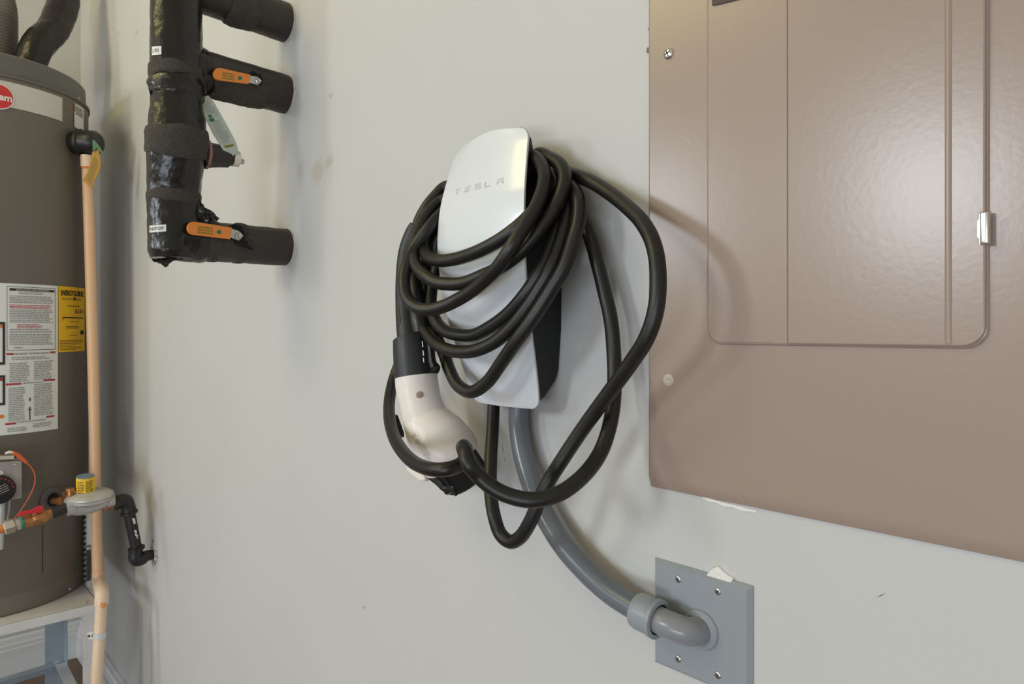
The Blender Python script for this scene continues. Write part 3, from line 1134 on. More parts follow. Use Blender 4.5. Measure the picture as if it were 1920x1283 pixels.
def branch(name, z, r, y0=YR, y1=-0.0015, mat='foam_smooth', amp=0.0016, fq=22, dz=0.0):
    bm = bmesh.new()
    pts = [Vector((XR, y0 + (y1 - y0) * t, z + dz * (1 - t))) for t in (0, .2, .4, .6, .8, 1)]
    add_tube(bm, pts, [r * 1.0] * 6, seg=48, n=8, fn=crumple(amp, fq))
    return mesh_obj(name, bm, M[mat], pw, angle=60)


zl, zm, zu = 1.462, 1.765, 1.907
bl = branch('branch', zl, 0.0365, dz=-0.002)
bmid = branch('branch', zm, 0.0375, dz=0.008)
bu = branch('branch', zu, 0.0375, dz=0.012)
for zc_, r_ in ((zl, .0375), (zm, .0385), (zu, .0385)):
    lathe('end_ring', [(r_ * .8, 0), (r_ + .0004, 0), (r_ + .0006, 0.0018), (r_ * .8, 0.003)], (XR, -0.0005, zc_), (0, -1, 0), M['cap_white'], pw, seg=48)


def ysleeve(name, z, r, y0, y1, mat, parent, amp=0.001, fq=60, seed=0):
    bm = bmesh.new()

    def fn(q, p, i, a):
        q = crumple(amp, fq)(q, p, i, a)
        q.y += 0.008 * noise.noise(Vector((math.cos(a) + seed, math.sin(a), p.y * 30)) * 1.4)
        return q
    pts = [Vector((XR, y0 + (y1 - y0) * t, z)) for t in (0, .25, .5, .75, 1)]
    add_tube(bm, pts, [r - .0015, r, r, r, r - .0012], seg=48, n=5, fn=fn)
    return mesh_obj(name, bm, M[mat], parent, angle=60)


ysleeve('foam_band', zl, .0385, -.155, -.135, 'foam', bl, seed=1)
ysleeve('foam_band', zl, .0385, -.105, -.085, 'foam', bl, seed=2)
ysleeve('tape_wrap', zl - .001, .0400, -.200, -.160, 'tape', bl, amp=.002, fq=40, seed=3)
ysleeve('foam_band', zm - .001, .0390, -.150, -.050, 'foam', bmid, seed=4)
ysleeve('tape_wrap', zm + .006, .0405, -.205, -.158, 'tape', bmid, amp=.002, fq=40, seed=5)
ysleeve('foam_band', zu + .003, .0388, -.120, -.070, 'foam', bu, seed=6)
ysleeve('tape_wrap', zu + .010, .0405, -.205, -.165, 'tape', bu, amp=.002, fq=40, seed=7)
# torn web in the corner above the lower branch
flap('tape_flap', [WX(x, y, XR + .022) for x, y in ((371, 372), (376, 378), (384, 388), (398, 397), (412, 410), (405, 414), (385, 412), (372, 420), (370, 400))], 'tape', bl, seed=5, amp=.004)
flap('tape_flap', [WX(x, y, XR + .040) for x, y in ((455, 425), (461, 440), (470, 452), (474, 462), (470, 470), (462, 455), (452, 440))], 'tape', bl, seed=6, amp=.003)
flap('tape_flap', [WX(x, y, XR + .020) for x, y in ((374, 86), (384, 92), (395, 98), (407, 106), (411, 114), (400, 120), (380, 116))], 'foam_smooth', bmid, seed=7, amp=.003)


def handle(name, a, b, ra, rb, X, parent, prints=True, nut=None, gap=None):
    # a = free end, b = end at the valve stem, photo coordinates at plane X
    o2 = []
    ang = math.atan2(b[1] - a[1], b[0] - a[0])
    for i in range(9):
        t = ang + PI / 2 + PI * i / 8
        o2.append((a[0] + ra * math.cos(t), a[1] + ra * math.sin(t)))
    nx, ny = -math.sin(ang), math.cos(ang)
    o2.append((b[0] - nx * rb, b[1] - ny * rb))
    o2.append((b[0] + nx * rb, b[1] + ny * rb))
    h = prism(name, [WX(x, y, X) for x, y in o2], (0.0035, 0, 0), M['orange'], parent, bevel=0.001)
    if gap:
        g_ = prism('torn_opening', [WX(x, y, X - .0035) for x, y in gap], (0.0015, 0, 0), M['gap'], parent)
    # bracket + nut
    dx, dy = math.cos(ang), math.sin(ang)
    br = [(b[0] - nx * rb * .85, b[1] - ny * rb * .85), (nut[0], nut[1] - nut[2]), (nut[0] + nut[2], nut[1]), (nut[0], nut[1] + nut[2]), (b[0] + nx * rb * .7, b[1] + ny * rb * .7)]
    prism('bracket', [WX(x, y, X - .0006) for x, y in br], (0.0022, 0, 0), M['steel'], h, bevel=0.0004)
    lathe('nut', [(nut[2] * .00075, 0), (nut[2] * .00075, .004), (nut[2] * .0006, .005), (nut[2] * .0004, .005), (nut[2] * .0004, .0075), (0, .0078)], WX(nut[0], nut[1], X + .001), (1, 0, 0), M['steel'], h, seg=6, angle=20)
    lathe('stem', [(nut[2] * .0003, .004), (nut[2] * .0003, .009), (0, .0092)], WX(nut[0], nut[1], X + .001), (1, 0, 0), M['zinc'], h, seg=14)

    def mp(u, v):
        return WX(a[0] + dx * u + nx * v, a[1] + dy * u + ny * v, X + .0038)
    rg = random.Random(9)
    n_ = math.hypot(b[0] - a[0], b[1] - a[1])
    bm = bmesh.new()
    for k in range(3):
        add_quads(bm, word_rects(n_ * .12, n_ * .55, -ra * .55 + k * ra * .4, -ra * .25 + k * ra * .4, 1, rg, fill=.8, unit=n_ * .10), mp)
    mesh_obj('print', bm, M['olive_print'], h, smooth=False)
    bm = bmesh.new()
    u0 = n_ * .70
    bm.faces.new([bm.verts.new(mp(u0 + ra * .35 * math.cos(2 * PI * i / 10), ra * .35 * math.sin(2 * PI * i / 10))) for i in range(10)])
    mesh_obj('print', bm, M['green_print'], h, smooth=False)
    return h


handle('valve_handle', (362, 428.5), (432, 438), 12.5, 11, XR + .044, pw, nut=(447, 442.5, 9), gap=((428, 424), (440, 420), (452, 424), (458, 440), (462, 452), (470, 468), (455, 464), (445, 460), (440, 450)))
handle('valve_handle', (410, 139.5), (467, 149.5), 11.5, 8.8, XR + .046, pw, nut=(483, 152.5, 7.5), gap=((468, 136), (474, 133), (481, 138), (488, 140), (492, 148), (490, 160), (474, 158), (469, 150)))

# drain stub with cap and tag
zd = zr(290)
stub = thing_ = tube('drain_stub', [WX(377, 292, XR + .01), WX(400, 291, XR + .01), WX(428, 295, XR + .01), WX(436, 297, XR + .01)], [0.023, 0.0225, 0.0195, 0.013], M['foam_smooth'], pw, seg=8, n=3, angle=25)
sx_ = (WX(436, 297, XR + .01) - WX(400, 291, XR + .01)).normalized()
lathe('retaining_ring', [(0.0225, 0), (0.0265, 0.001), (0.0265, 0.006), (0.0225, 0.007)], WX(383, 289, XR + .01), sx_, M['copper_pink'], stub, seg=32)
lathe('drain_cap', [(0, 0), (0.0145, 0), (0.0145, 0.011), (0.011, 0.012), (0, 0.012)], WX(436, 297, XR + .012), sx_, M['cap_white'], stub, seg=24)
lathe('drain_stem', [(0.0055, 0), (0.0055, 0.010), (0.0045, 0.011), (0, 0.011)], WX(446, 302, XR + .012), sx_, M['steel'], stub, seg=6, angle=20)
XT = XR + .028
tg = prism('instruction_tag', [WX(x, y, XT) for x, y in ((376, 184), (390, 179), (400, 190), (430, 243), (443, 268), (447, 284), (436, 293), (422, 288), (400, 253), (384, 222))], (0.0006, 0, 0), M['tag_paper'], pw, label='pale green printed tag')


def tm(u, v):     # u across (0..1), v down (0..1)
    l0, l1 = Vector((373, 187, 0)), Vector((424, 287, 0))
    r0, r1 = Vector((394, 180, 0)), Vector((446, 283, 0))
    a = l0.lerp(l1, v); b = r0.lerp(r1, v)
    p = a.lerp(b, u)
    return WX(p.x, p.y, XT + .0012)


rng = random.Random(12)
rects = word_rects(.12, .95, .05, .84, 26, rng, fill=.35, unit=.3, ragged=.3)
rects = [r for r in rects if not (.28 < r[1] < .42 and r[0] < .42)]
sheet('print', rects, tm, M['text_grey'], tg)
for q_ in [(.08, .30, .36, .345), (.02, .36, .40, .42)]:
    sheet('green_mark', [q_], tm, M['green_print'], tg)
sheet('print', [(.15, .87, .9, .91)], tm, M['olive_print'], tg)


# adhesive labels on the riser
rbvh = BVHTree.FromPolygons([v.co + OFF[riser.name] for v in riser.data.vertices], [list(p.vertices) for p in riser.data.polygons])


def rmap(lift):
    def f(px, py):
        r = ray(px, py).normalized()
        for k in range(8):
            h = rbvh.ray_cast(CAM, ray(px + k * .5, py).normalized())
            if h[0] is not None:
                n_ = Vector((h[0].x - rctr(py).x, h[0].y - YR, 0)).normalized()
                return h[0] + n_ * lift
        return vis(px, py, rctr(py), 45 * DR / F, lift)
    return f


def rlabel(y0, y1, x0, x1, s, tx0, tx1):
    f = rmap(.0012)
    lb = sheet('label', [(x0, y0 + (y1 - y0) * k / 4, x1, y0 + (y1 - y0) * (k + 1) / 4) for k in range(4)], lambda u, v: f(u, v + (u - x0) * -0.08), M['paper'], riser, sub=14)
    f2 = rmap(.0020)
    text_on('lettering', s, lambda u, v: f2(u, v + (u - x0) * -0.08), tx0, tx1, y1 - (y1 - y0) * .27, y0 + (y1 - y0) * .27, M['text_dark'], lb, bold=.01)
    return lb


rlabel(423.5, 436.5, 281.5, 312, 'HUT OFF', 283.5, 307.5)
rlabel(88, 104, 286, 303.5, 'L 915', 288, 298.5)

# ------------------------------------------------------------------ water heater
ZT0, ZT1 = 0.505, 2.0
wh = thing('water_heater', (TC.x, TC.y, ZT0), 'tall dark grey tank water heater standing on the metal stand in the corner', 'water heater')
lathe('tank', [(0, ZT0), (TR - .004, ZT0), (TR, ZT0 + .004), (TR, ZT0 + .05), (TR - .0012, ZT0 + .052), (TR - .0012, ZT0 + .054), (TR, ZT0 + .056), (TR, ZT1), (TR - .004, ZT1 + .003), (0, ZT1 + .003)], (TC.x, TC.y, 0), (0, 0, 1), M['tank'], wh, seg=128)
lathe('lid', [(0, ZT1 + .003), (TR - .006, ZT1 + .003), (TR - .008, ZT1 + .06), (TR - .014, ZT1 + .066), (TR - .03, ZT1 + .069), (0, ZT1 + .072)], (TC.x, TC.y, 0), (0, 0, 1), M['lid'], wh, seg=128)
lathe('rim', [(TR - .004, 0), (TR + .004, .002), (TR + .004, .010), (TR - .004, .012)], (TC.x, TC.y, ZT1 - .006), (0, 0, 1), M['lid'], wh, seg=128)


def tank_pt(px, z, R):
    p = CY(px, HOR, R)
    return Vector((p.x, p.y, z))


def zc(pxref, py, R=TR):
    return CY(pxref, py, R).z


def tmap(lift, ref):
    # (photo column, photo row at the reference column) -> tank surface, rows horizontal on the tank
    return lambda u, v: tank_pt(u, zc(ref, v), TR + lift)


# silver band
bd = sheet('brand_band', [(-90, 157, 117, 204)], tmap(.0015, 30), M['band'], wh, sub=40)
bm = bmesh.new()
fb = tmap(.0022, 0)
cpt = tank_pt(-3, zc(-3, 181), TR)
rdir = Vector((cpt.x - TC.x, cpt.y - TC.y, 0)).normalized()
tdir = Vector((-rdir.y, rdir.x, 0))


def on_tank_local(s, h, lift):      # s along the circumference from the badge centre, h height
    a0 = math.atan2(rdir.y, rdir.x) + s / TR
    return Vector((TC.x + (TR + lift) * math.cos(a0), TC.y + (TR + lift) * math.sin(a0), cpt.z + h))


def disc(r, lift, n=40, r0=0.0):
    bm = bmesh.new()
    rings = 6
    prev = None
    for k in range(rings + 1):
        rr_ = r0 + (r - r0) * k / rings
        if rr_ < 1e-6:
            cur = [bm.verts.new(on_tank_local(0, 0, lift))]
        else:
            cur = [bm.verts.new(on_tank_local(rr_ * math.cos(2 * PI * i / n), rr_ * math.sin(2 * PI * i / n), lift)) for i in range(n)]
        if prev:
            for i in range(n):
                j = (i + 1) % n
                if len(prev) == 1:
                    bm.faces.new((prev[0], cur[i], cur[j]))
                else:
                    bm.faces.new((prev[i], cur[i], cur[j], prev[j]))
        prev = cur
    return bm


badge = mesh_obj('badge', disc(0.0355, .0032), M['badge_white'], bd, smooth=False, label='round red brand badge')
bf = mesh_obj('badge_field', disc(0.0325, .0040), M['badge_red'], bd, smooth=False)
text_on('lettering', 'rheem', lambda u, v: on_tank_local(u, v, .0048), -0.034, 0.030, -.0105, .0095, M['badge_white'], bd, bold=.03)
# small label near the right edge
sl = sheet('label', [(139.5, 199, 157, 243)], tmap(.0018, 148), M['paper'], wh, sub=8)
rng = random.Random(21)
sheet('print', word_rects(142, 156, 202, 219, 7, rng, unit=5), tmap(.0024, 148), M['text_dark'], sl)
sheet('print', [(140, 200, 141.5, 214)], tmap(.0024, 148), M['orange_ink'], sl)
# big white instruction label
wl = sheet('instruction_label', [(-80, 532, 108.5, 814)], tmap(.0012, 30), M['paper'], wh, sub=40, label='large white instruction label')
T2 = tmap(.0020, 30)
rng = random.Random(33)
bm = bmesh.new()
fr = [(13, 537.5, 104, 538.3), (13, 656.5, 104, 657.3), (13, 537.5, 13.6, 657), (103.4, 537.5, 104, 657)]
fr += [(18, 541, 102, 545.5)]
mesh = add_quads(bm, fr, T2, 10)
mesh_obj('print', bm, M['text_dark'], wl, smooth=False)
text_on('lettering', 'INSTALLATION AND OPERATING', tmap(.0026, 30), 30, 92, 544.7, 541.9, M['paper'], wl)
for blk_ in (
    word_rects(35, 84, 547, 552, 2, rng, unit=8),
    word_rects(18, 101, 554, 569, 5, rng, unit=8),
    word_rects(18, 101, 580, 606, 8, rng, unit=8),
    word_rects(18, 101, 616, 625, 2, rng, unit=8),
    word_rects(18, 101, 626, 648, 7, rng, unit=8),
    word_rects(18, 55, 665, 666, 1, rng, unit=8),
    word_rects(22, 95, 669, 676, 2, rng, unit=8),
    word_rects(18, 56, 680, 717, 11, rng, unit=8),
    word_rects(64, 100, 678, 715, 11, rng, unit=8),
    word_rects(16, 48, 726, 790, 19, rng, unit=8),
    word_rects(64, 100, 722, 784, 19, rng, unit=8),
    word_rects(14, 55, 801, 810, 3, rng, unit=8),
    word_rects(62, 98, 797, 806, 3, rng, unit=8),
):
    sheet('text_block', blk_, T2, M['text_grey'], wl)
for blk_ in (word_rects(18, 101, 571, 579, 3, rng, unit=8), word_rects(32, 98, 608, 616, 3, rng, unit=8, ragged=.4)):
    sheet('text_block', blk_, T2, M['text_red'], wl)
for q_ in [(12, 662, 26, 665.5), (94, 661, 104, 664.5), (11, 718.5, 40, 722), (81, 715, 103, 718.5), (10, 792, 30, 795.5), (87, 786, 102, 789.5)]:
    sheet('red_bar', [q_], T2, M['red_bar'], wl, sub=4)
text_on('lettering', 'FOR YOUR SAFETY READ BEFORE OPERATING', T2, 28, 92, 665.3, 662.2, M['text_dark'], wl)
text_on('lettering', 'LIGHTING INSTRUCTIONS', T2, 43, 78, 721, 718, M['text_dark'], wl)
text_on('lettering', 'TO TURN OFF GAS TO THE APPLIANCE', T2, 32, 86, 794, 791, M['text_dark'], wl)
text_on('lettering', 'WARNING', T2, 26, 42, 653.5, 651, M['text_dark'], wl)
bm = bmesh.new()
add_quads(bm, [(55, 748, 57.5, 754), (55, 765, 57, 790), (52, 770, 60, 771)], T2, 1)
mesh_obj('diagram', bm, M['text_dark'], wl, smooth=False)
# black framed stickers at the left edge
bm = bmesh.new()
for (y0, y1) in ((604, 684), (704, 760)):
    bm = bmesh.new()
    add_quads(bm, [(-60, y0, 9.5, y0 + 4.5), (-60, y1 - 4.5, 9.5, y1), (5, y0 + 2, 9.5, y1 - 2)], tmap(.0024, 5), 8)
    mesh_obj('sticker_frame', bm, M['text_dark'], wl, smooth=False)
for q_ in [(-60, 609, 4.5, 614.5), (-60, 778, 7, 784)]:
    sheet('orange_bar', [q_], tmap(.0024, 5), M['orange_ink'], wl, sub=6)
sheet('print', [(-60, 709, 4.5, 714.5)], tmap(.0024, 5), M['red_bar'], wl, sub=6)
# yellow energy label
yl = sheet('energy_label', [(109.5, 536.5, 158.5, 660.5)], tmap(.0016, 112), M['yellow'], wh, sub=24, label='yellow energy label')
T3 = tmap(.0024, 112)
text_on('lettering', 'ENERGYGUIDE', T3, 114.5, 156.5, 554, 543.5, M['text_dark'], yl, bold=.035)
text_on('lettering', '$331', T3, 141, 155.5, 588, 579, M['text_dark'], yl)
bm = bmesh.new()
rng = random.Random(5)
add_quads(bm, [(117, 594.5, 156, 596.5), (151, 620, 157, 628), (140, 554, 141, 560), (138.5, 557, 142.5, 561)], T3, 6)
rc = word_rects(116, 156, 558, 563, 2, rng, unit=4, fill=.3) + word_rects(126, 150, 572, 575, 1, rng, unit=4, fill=.4) + word_rects(116, 120, 599, 601, 1, rng, unit=4, fill=.5) \
    + word_rects(131, 148, 602, 604, 1, rng, unit=4, fill=.5) + word_rects(124, 152, 611, 617, 2, rng, unit=4, fill=.4) + word_rects(131, 147, 628, 630, 1, rng, unit=4, fill=.5) + word_rects(112, 156, 638, 658, 7, rng, unit=4, fill=.3, ragged=.4)
add_quads(bm, rc, T3, 1)
mesh_obj('print', bm, M['text_dark'], yl, smooth=False)
# drain opening with grommet and brown drain valve
gpnt = CY(97, 937); gn = Vector((gpnt.x - TC.x, gpnt.y - TC.y, 0)).normalized()
gnv = (gn + Vector((0.25, -0.1, 0))).normalized()
lathe('grommet', [(0.018, -.004), (0.036, -.004), (0.037, .004), (0.034, .008), (0.022, .008), (0.018, .004), (0.018, -.004)], gpnt, gn, M['gasket'], wh, seg=40)
lathe('drain_opening', [(0, 0.003), (0.0185, 0.003), (0.0185, 0.001)], gpnt, gn, M['hole'], wh, seg=24)
dv = lathe('drain_valve', [(0.010, 0), (0.010, .02), (0.014, .022), (0.014, .034), (0.011, .036), (0.011, .055), (0.008, .056), (0, .056)], gpnt + Vector((0, 0, -.004)), (gn + Vector((-.1, .5, 0))).normalized(), M['brass'], wh, seg=8)
bm = bmesh.new()
add_box(bm, gpnt + gn * .036 + Vector((.002, .01, .014)), (.005, .016, .022), None, .001)
mesh_obj('drain_valve_tap', bm, M['brass'], wh)
# seam line and rivet
sheet('seam', [(79.4, 985, 80.6, 1074)], tmap(.0006, 80), M['hole'], wh)
q = CY(131, 1105); lathe('rivet', [(0.004, 0), (0.003, .002), (0, .0025)], Vector((q.x, q.y, q.z)), (q.x - TC.x, q.y - TC.y, 0), M['zinc'], wh, seg=12)
q = CY(148, 185); lathe('rivet', [(0.004, 0), (0.003, .002), (0, .0025)], Vector((q.x, q.y, q.z)), (q.x - TC.x, q.y - TC.y, 0), M['zinc'], wh, seg=12)
# gas control box with knob
XB = -2.345
gb = prism('gas_control', [WX(x, y, XB) for x, y in ((-70, 866), (36, 858.5), (36, 928), (30, 930), (-70, 945))], (0.05, 0, 0), M['box_grey'], wh, bevel=.003, label='grey gas control box')
XF = XB + .05
for (x, y) in ((31, 872), (30.5, 918)):
    lathe('screw', [(0.005, 0), (0.004, .002), (0, .0025)], WX(x - 3, y, XF), (1, 0, 0), M['zinc'], gb, seg=12)
lathe('push_button', [(0.009, 0), (0.009, .004), (0.006, .006), (0, .006)], WX(-1, 888, XF), (1, 0, 0), M['nickel'], gb, seg=16)
kc = WX(-3, 918, XF)
kn = lathe('control_knob', [(0.038, 0), (0.038, .012), (0.036, .015), (0.012, .016), (0, .016)], kc, (1, 0, 0), M['black'], gb, seg=40, label='round black control knob')


def kmap(u, v):
    return Vector((XF + .0168, kc.y + u, kc.z + v))


bm = bmesh.new()
rng = random.Random(2)
for k in range(4):
    for (a, b, c_, d_) in word_rects(-.018, .024, -.012 + k * .006, -.006 + k * .006, 1, rng, fill=.35, unit=.007):
        a_ = math.radians(25)
        vs = []
        for (u, v) in ((a, b), (c_, b), (c_, d_), (a, d_)):
            vs.append(bm.verts.new(kmap(u * math.cos(a_) - v * math.sin(a_), u * math.sin(a_) + v * math.cos(a_) + .0)))
        bm.faces.new(vs)
mesh_obj('print', bm, M['text_grey'], kn, smooth=False)
bm = bmesh.new()
for k in range(9):
    a_ = math.radians(10 + k * 18)
    cc = (math.cos(a_) * .031, math.sin(a_) * .031)
    bm.faces.new([bm.verts.new(kmap(cc[0] + .0025 * math.cos(t), cc[1] + .0030 * math.sin(t))) for t in (0, 1.57, 3.14, 4.71)])
mesh_obj('print', bm, M['red_bar'], kn, smooth=False)
bm = bmesh.new()
add_prism(bm, [WX(x, y, XF - .02) for x, y in ((-70, 857), (24, 852), (24, 858.5), (-70, 863))], (.025, 0, 0))
mesh_obj('igniter_bracket', bm, M['nickel'], gb)
tube('seal_ring', [WX(24, 855, XF - .008), WX(30.5, 856, XF - .008)], .006, M['teal'], gb, seg=12, n=1)
tube('igniter_tip', [WX(10, 851, XF - .004), WX(18, 848, XF - .002), WX(26, 850, XF)], [.003, .004, .003], M['cap_white'], gb, seg=8, n=3)
tube('igniter_boot', [WX(25, 848.5, XF), WX(36, 856, XF), WX(50, 868, XF + .004)], [.0045, .0062, .0040], M['wire_orange'], gb, seg=10, n=6)
tube('igniter_wire', [WX(48, 866, XF + .004), WX(58, 876, XF + .008), WX(65, 890, XF + .012), (WX(65, 908, XF + .014)), WX(57, 928, XF + .016), WX(44, 950, XF + .018), WX(33, 966, XF + .02), WX(22, 978, XF + .02)], .0016, M['wire_orange'], gb, seg=8, n=8)
tube('gas_tube', [WX(4, 930, XF - .02), WX(3, 960, XF - .02), WX(2, 978, XF - .015), WX(0, 1030, XF - .02)], .0075, M['wire_white'], gb, seg=12, n=4)
tube('pilot_tube', [WX(19, 928, XF - .03), WX(17, 950, XF - .03), WX(14, 975, XF - .03), WX(13, 985, XF - .03)], .0022, M['wire_white'], gb, seg=8, n=3)
# black dark sleeve (insulated pipe) on top and grey duct
zt_ = ZT1 + .05
p0 = WD(52, 100, 2.20); p0.z = zt_
tube('hot_water_pipe', [p0 + Vector((-.01, -.02, -.02)), WD(72, 84, 2.24), WD(98, 58, 2.29), WD(112, 28, 2.33), WD(120, -5, 2.36), WD(122, -60, 2.38)], [.044, .046, .047, .047, .046, .046], M['tape'], wh, seg=32, n=10, label='black wrapped pipe', fn=crumple(.003, 18))
dct = [WD(-14, y, 2.22) for y in range(118, -80, -3)]
bm = bmesh.new()
r_ = [(.066 + (.0022 if i % 2 else -.0022)) for i in range(len(dct))]
for i in range(len(dct)):
    t = i / 24.0
    if dct[i].z > WD(0, 30, 2.22).z:
        k = (dct[i].z - WD(0, 30, 2.22).z)
        dct[i] = dct[i] + rt * (-k * k * 3.0)
add_tube(bm, dct, r_, seg=40, n=1)
mesh_obj('vent_duct', bm, M['duct'], wh, angle=20)

# ------------------------------------------------------------------ relief pipe
DV = 2.10
rv = thing('relief_discharge_pipe', tuple(WD(179, 1283, 2.02)), 'peach plastic relief pipe running down the side of the grey water heater', 'relief pipe')
vb = WD(166, 268, DV)
vdir = (Vector((TC.x, TC.y, vb.z)) - vb).normalized()
vo = lathe('relief_valve', [(0, -.034), (0.026, -.034), (0.034, -.026), (0.037, -.012), (0.036, .006), (0.036, .016), (0.041, .018), (0.041, .026), (0.034, .030), (0.030, .060), (0, .06)], vb, vdir, M['dark_valve'], rv, seg=32, label='round black relief valve cover')
tube('coupling', [WD(163, 292, DV), WD(163.5, 314, DV)], .0175, M['cpvc_pale'], rv, seg=24, n=1)
tube('collar_ring', [WD(163.5, 314, DV), WD(163.8, 318, DV)], .0158, M['primer'], rv, seg=24, n=1)
tube('pipe', [WD(163.5, 312, DV), WD(168, 450, DV), WD(173.5, 650, DV), WD(178, 850, DV), WD(181, 1000, DV), WD(183.5, 1078, DV)], .0150, M['cpvc'], rv, seg=24, n=6)
tube('coupling', [WD(183.5, 1070, DV), WD(184.5, 1092, DV)], .0166, M['cpvc'], rv, seg=24, n=1)
tube('primer_stain', [WD(184, 1088, DV), WD(186, 1096, DV - .01)], .0172, M['primer_brown'], rv, seg=24, n=1)
tube('elbow', [WD(184, 1090, 2.10), WD(187, 1097, 2.05), WD(190, 1106, 1.975), WD(191, 1117, 1.95), WD(190.5, 1134, 1.945)], [.0175, .0180, .0182, .0182, .0184], M['cpvc_pale'], rv, seg=28, n=8)
tube('lower_pipe', [WD(190, 1128, 1.945), WD(188, 1170, 1.94), WD(184, 1230, 1.93), WD(180, 1300, 1.925), WD(178.5, 1340, 1.925), Vector((WD(178.5, 1340, 1.925).x, WD(178.5, 1340, 1.925).y, .04))], .0146, M['cpvc_pale'], rv, seg=24, n=6)
prism('primer_stain', [WD(x, y, 1.929) for x, y in ((187, 1132), (197, 1132), (196, 1139), (193, 1142), (190, 1138))], tuple(fw * .003), M['primer'], rv)
# strap
bm = bmesh.new()
cen = WD(186.6, 1191, 1.936)
add_lathe(bm, [(0.0146, -.009), (0.0164, -.009), (0.0164, .009), (0.0146, .009)], cen, (0.02, 0, 1), 28)
st = mesh_obj('pipe_strap', bm, M['galv'], rv)
prism('strap_tab', [WD(x, y, 1.935) for x, y in ((163, 1188), (172, 1184), (178, 1187), (178, 1199), (166, 1199))], tuple(fw * .003), M['galv'], st)
for (x, y) in ((167, 1193), (174, 1192)):
    lathe('screw', [(0.0035, 0), (0.003, .002), (0, .0025)], WD(x, y, 1.935), tuple(-fw), M['slot'], st, seg=10)
# yellow-brown plastic tag with green end hanging on the valve
def face_prism(name, pts, depth, th, mat, parent, label=None):
    return prism(name, [WD(x, y, depth) for x, y in pts], tuple(fw * th), M[mat], parent, label=label)


vt = face_prism('valve_tag', ((173, 285), (181, 276), (185, 280), (189, 305), (187, 318), (171, 354), (155, 338), (166, 318)), 2.045, .0015, 'amber', rv, label='amber plastic tag')
face_prism('tag_end', ((173, 262), (178, 264), (189, 278), (194, 289), (190, 288), (182, 277), (174, 284)), 2.04, .0015, 'green_plastic', vt)
rng = random.Random(8)


def vm(u, v):
    a = Vector((176, 288, 0)).lerp(Vector((160, 337, 0)), v); b = Vector((187, 305, 0)).lerp(Vector((171, 350, 0)), v)
    p = a.lerp(b, u)
    return WD(p.x, p.y, 2.0435)


sheet('print', word_rects(.1, .9, .05, .98, 10, rng, fill=.35, unit=.3), vm, M['olive_print'], vt)

# ------------------------------------------------------------------ printed sheet standing behind the pipe
bm = bmesh.new()
cols_ = [(154, 2.17), (158, 2.15), (163, 2.13), (170, 2.125), (176, 2.13), (180, 2.16)]
tops = [965, 962, 958, 955, 955, 958]; bots = [1088, 1098, 1104, 1108, 1108, 1104]
for s_ in range(len(cols_) - 1):
    (xa_, da), (xb_, db) = cols_[s_], cols_[s_ + 1]
    qs = [WD(xa_, tops[s_], da), WD(xb_, tops[s_ + 1], db), WD(xb_, bots[s_ + 1], db), WD(xa_, bots[s_], da)]
    bm.faces.new([bm.verts.new(p) for p in qs])
bmesh.ops.remove_doubles(bm, verts=bm.verts[:], dist=1e-5)
ret = bmesh.ops.extrude_face_region(bm, geom=bm.faces[:])
for v in [g_ for g_ in ret['geom'] if isinstance(g_, bmesh.types.BMVert)]:
    v.co += fw * .002
shp = mesh_obj('instruction_sheet', bm, M['paper'])
tag(shp, 'narrow curled white printed sheet tucked behind the peach relief pipe', 'paper sheet')
bm = bmesh.new()
rng = random.Random(77)
for k in range(13):
    y = 968 + k * 10
    w_ = rng.uniform(2, 5)
    vs = [WD(155 + .3 * k * .4, y, 2.140), WD(155 + w_ + .3 * k * .4, y + 1, 2.125), WD(155 + w_ + .3 * k * .4, y + 6, 2.125), WD(155 + .3 * k * .4, y + 6, 2.14)]
    bm.faces.new([bm.verts.new(p) for p in vs])
for (x0_, x1_, y0_, y1_) in ((160, 171, 1024, 1026), (160, 161, 1024, 1098), (170, 171, 1024, 1102), (162, 168.5, 1032, 1090)):
    bm.faces.new([bm.verts.new(WD(x, y, 2.115)) for x, y in ((x0_, y0_), (x1_, y0_), (x1_, y1_), (x0_, y1_))])
mesh_obj('print', bm, M['text_dark'], shp, smooth=False)

# ------------------------------------------------------------------ gas line
XG = -2.20
gl_ = thing('gas_pipe', tuple(W(290, 1042, 0)), 'black iron gas pipe with regulator running from the wall to the water heater', 'gas pipe')
# wall hole
wc = WX(289, 1042, XG); yW = 0.0
wc = W(289, 1040, 0)
E1 = Vector((wc.x, -.042, wc.z - .004))          # lower elbow corner
T1 = Vector((E1.x, E1.y - .030, wc.z + .170))    # upper elbow corner
up_dir = (T1 - E1).normalized()
tube('lower_elbow', [Vector((wc.x, -.001, wc.z)), Vector((wc.x, -.022, wc.z)), E1 + Vector((0, .006, -.002)), E1 + Vector((0, -.006, .002)), E1 + up_dir * .020 + Vector((0, -.004, 0)), E1 + up_dir * .034], [.0135, .0160, .0185, .0190, .0185, .0190], M['iron'], gl_, seg=24, n=6)
lathe('elbow_collar', [(0.019, 0), (0.0225, .001), (0.0225, .008), (0.016, .009)], E1 + up_dir * .028, up_dir, M['iron'], gl_, seg=24)
tube('vertical_pipe', [E1 + up_dir * .02, T1 - up_dir * .02], .0152, M['iron'], gl_, seg=24, n=1)
out_dir = (WX(10, 992, XG) - WX(225, 930, XG)).normalized()
Rg1 = WX(214, 930, XG)
T1b = Vector((T1.x, T1.y, T1.z))
tube('upper_elbow', [T1 - up_dir * .036, T1 - up_dir * .016, T1 + Vector((0, -.004, 0)), T1 + out_dir * .018 + Vector((0, 0, .003)), T1 + out_dir * .036], [.0195, .0185, .0195, .0190, .0195], M['iron'], gl_, seg=24, n=6)
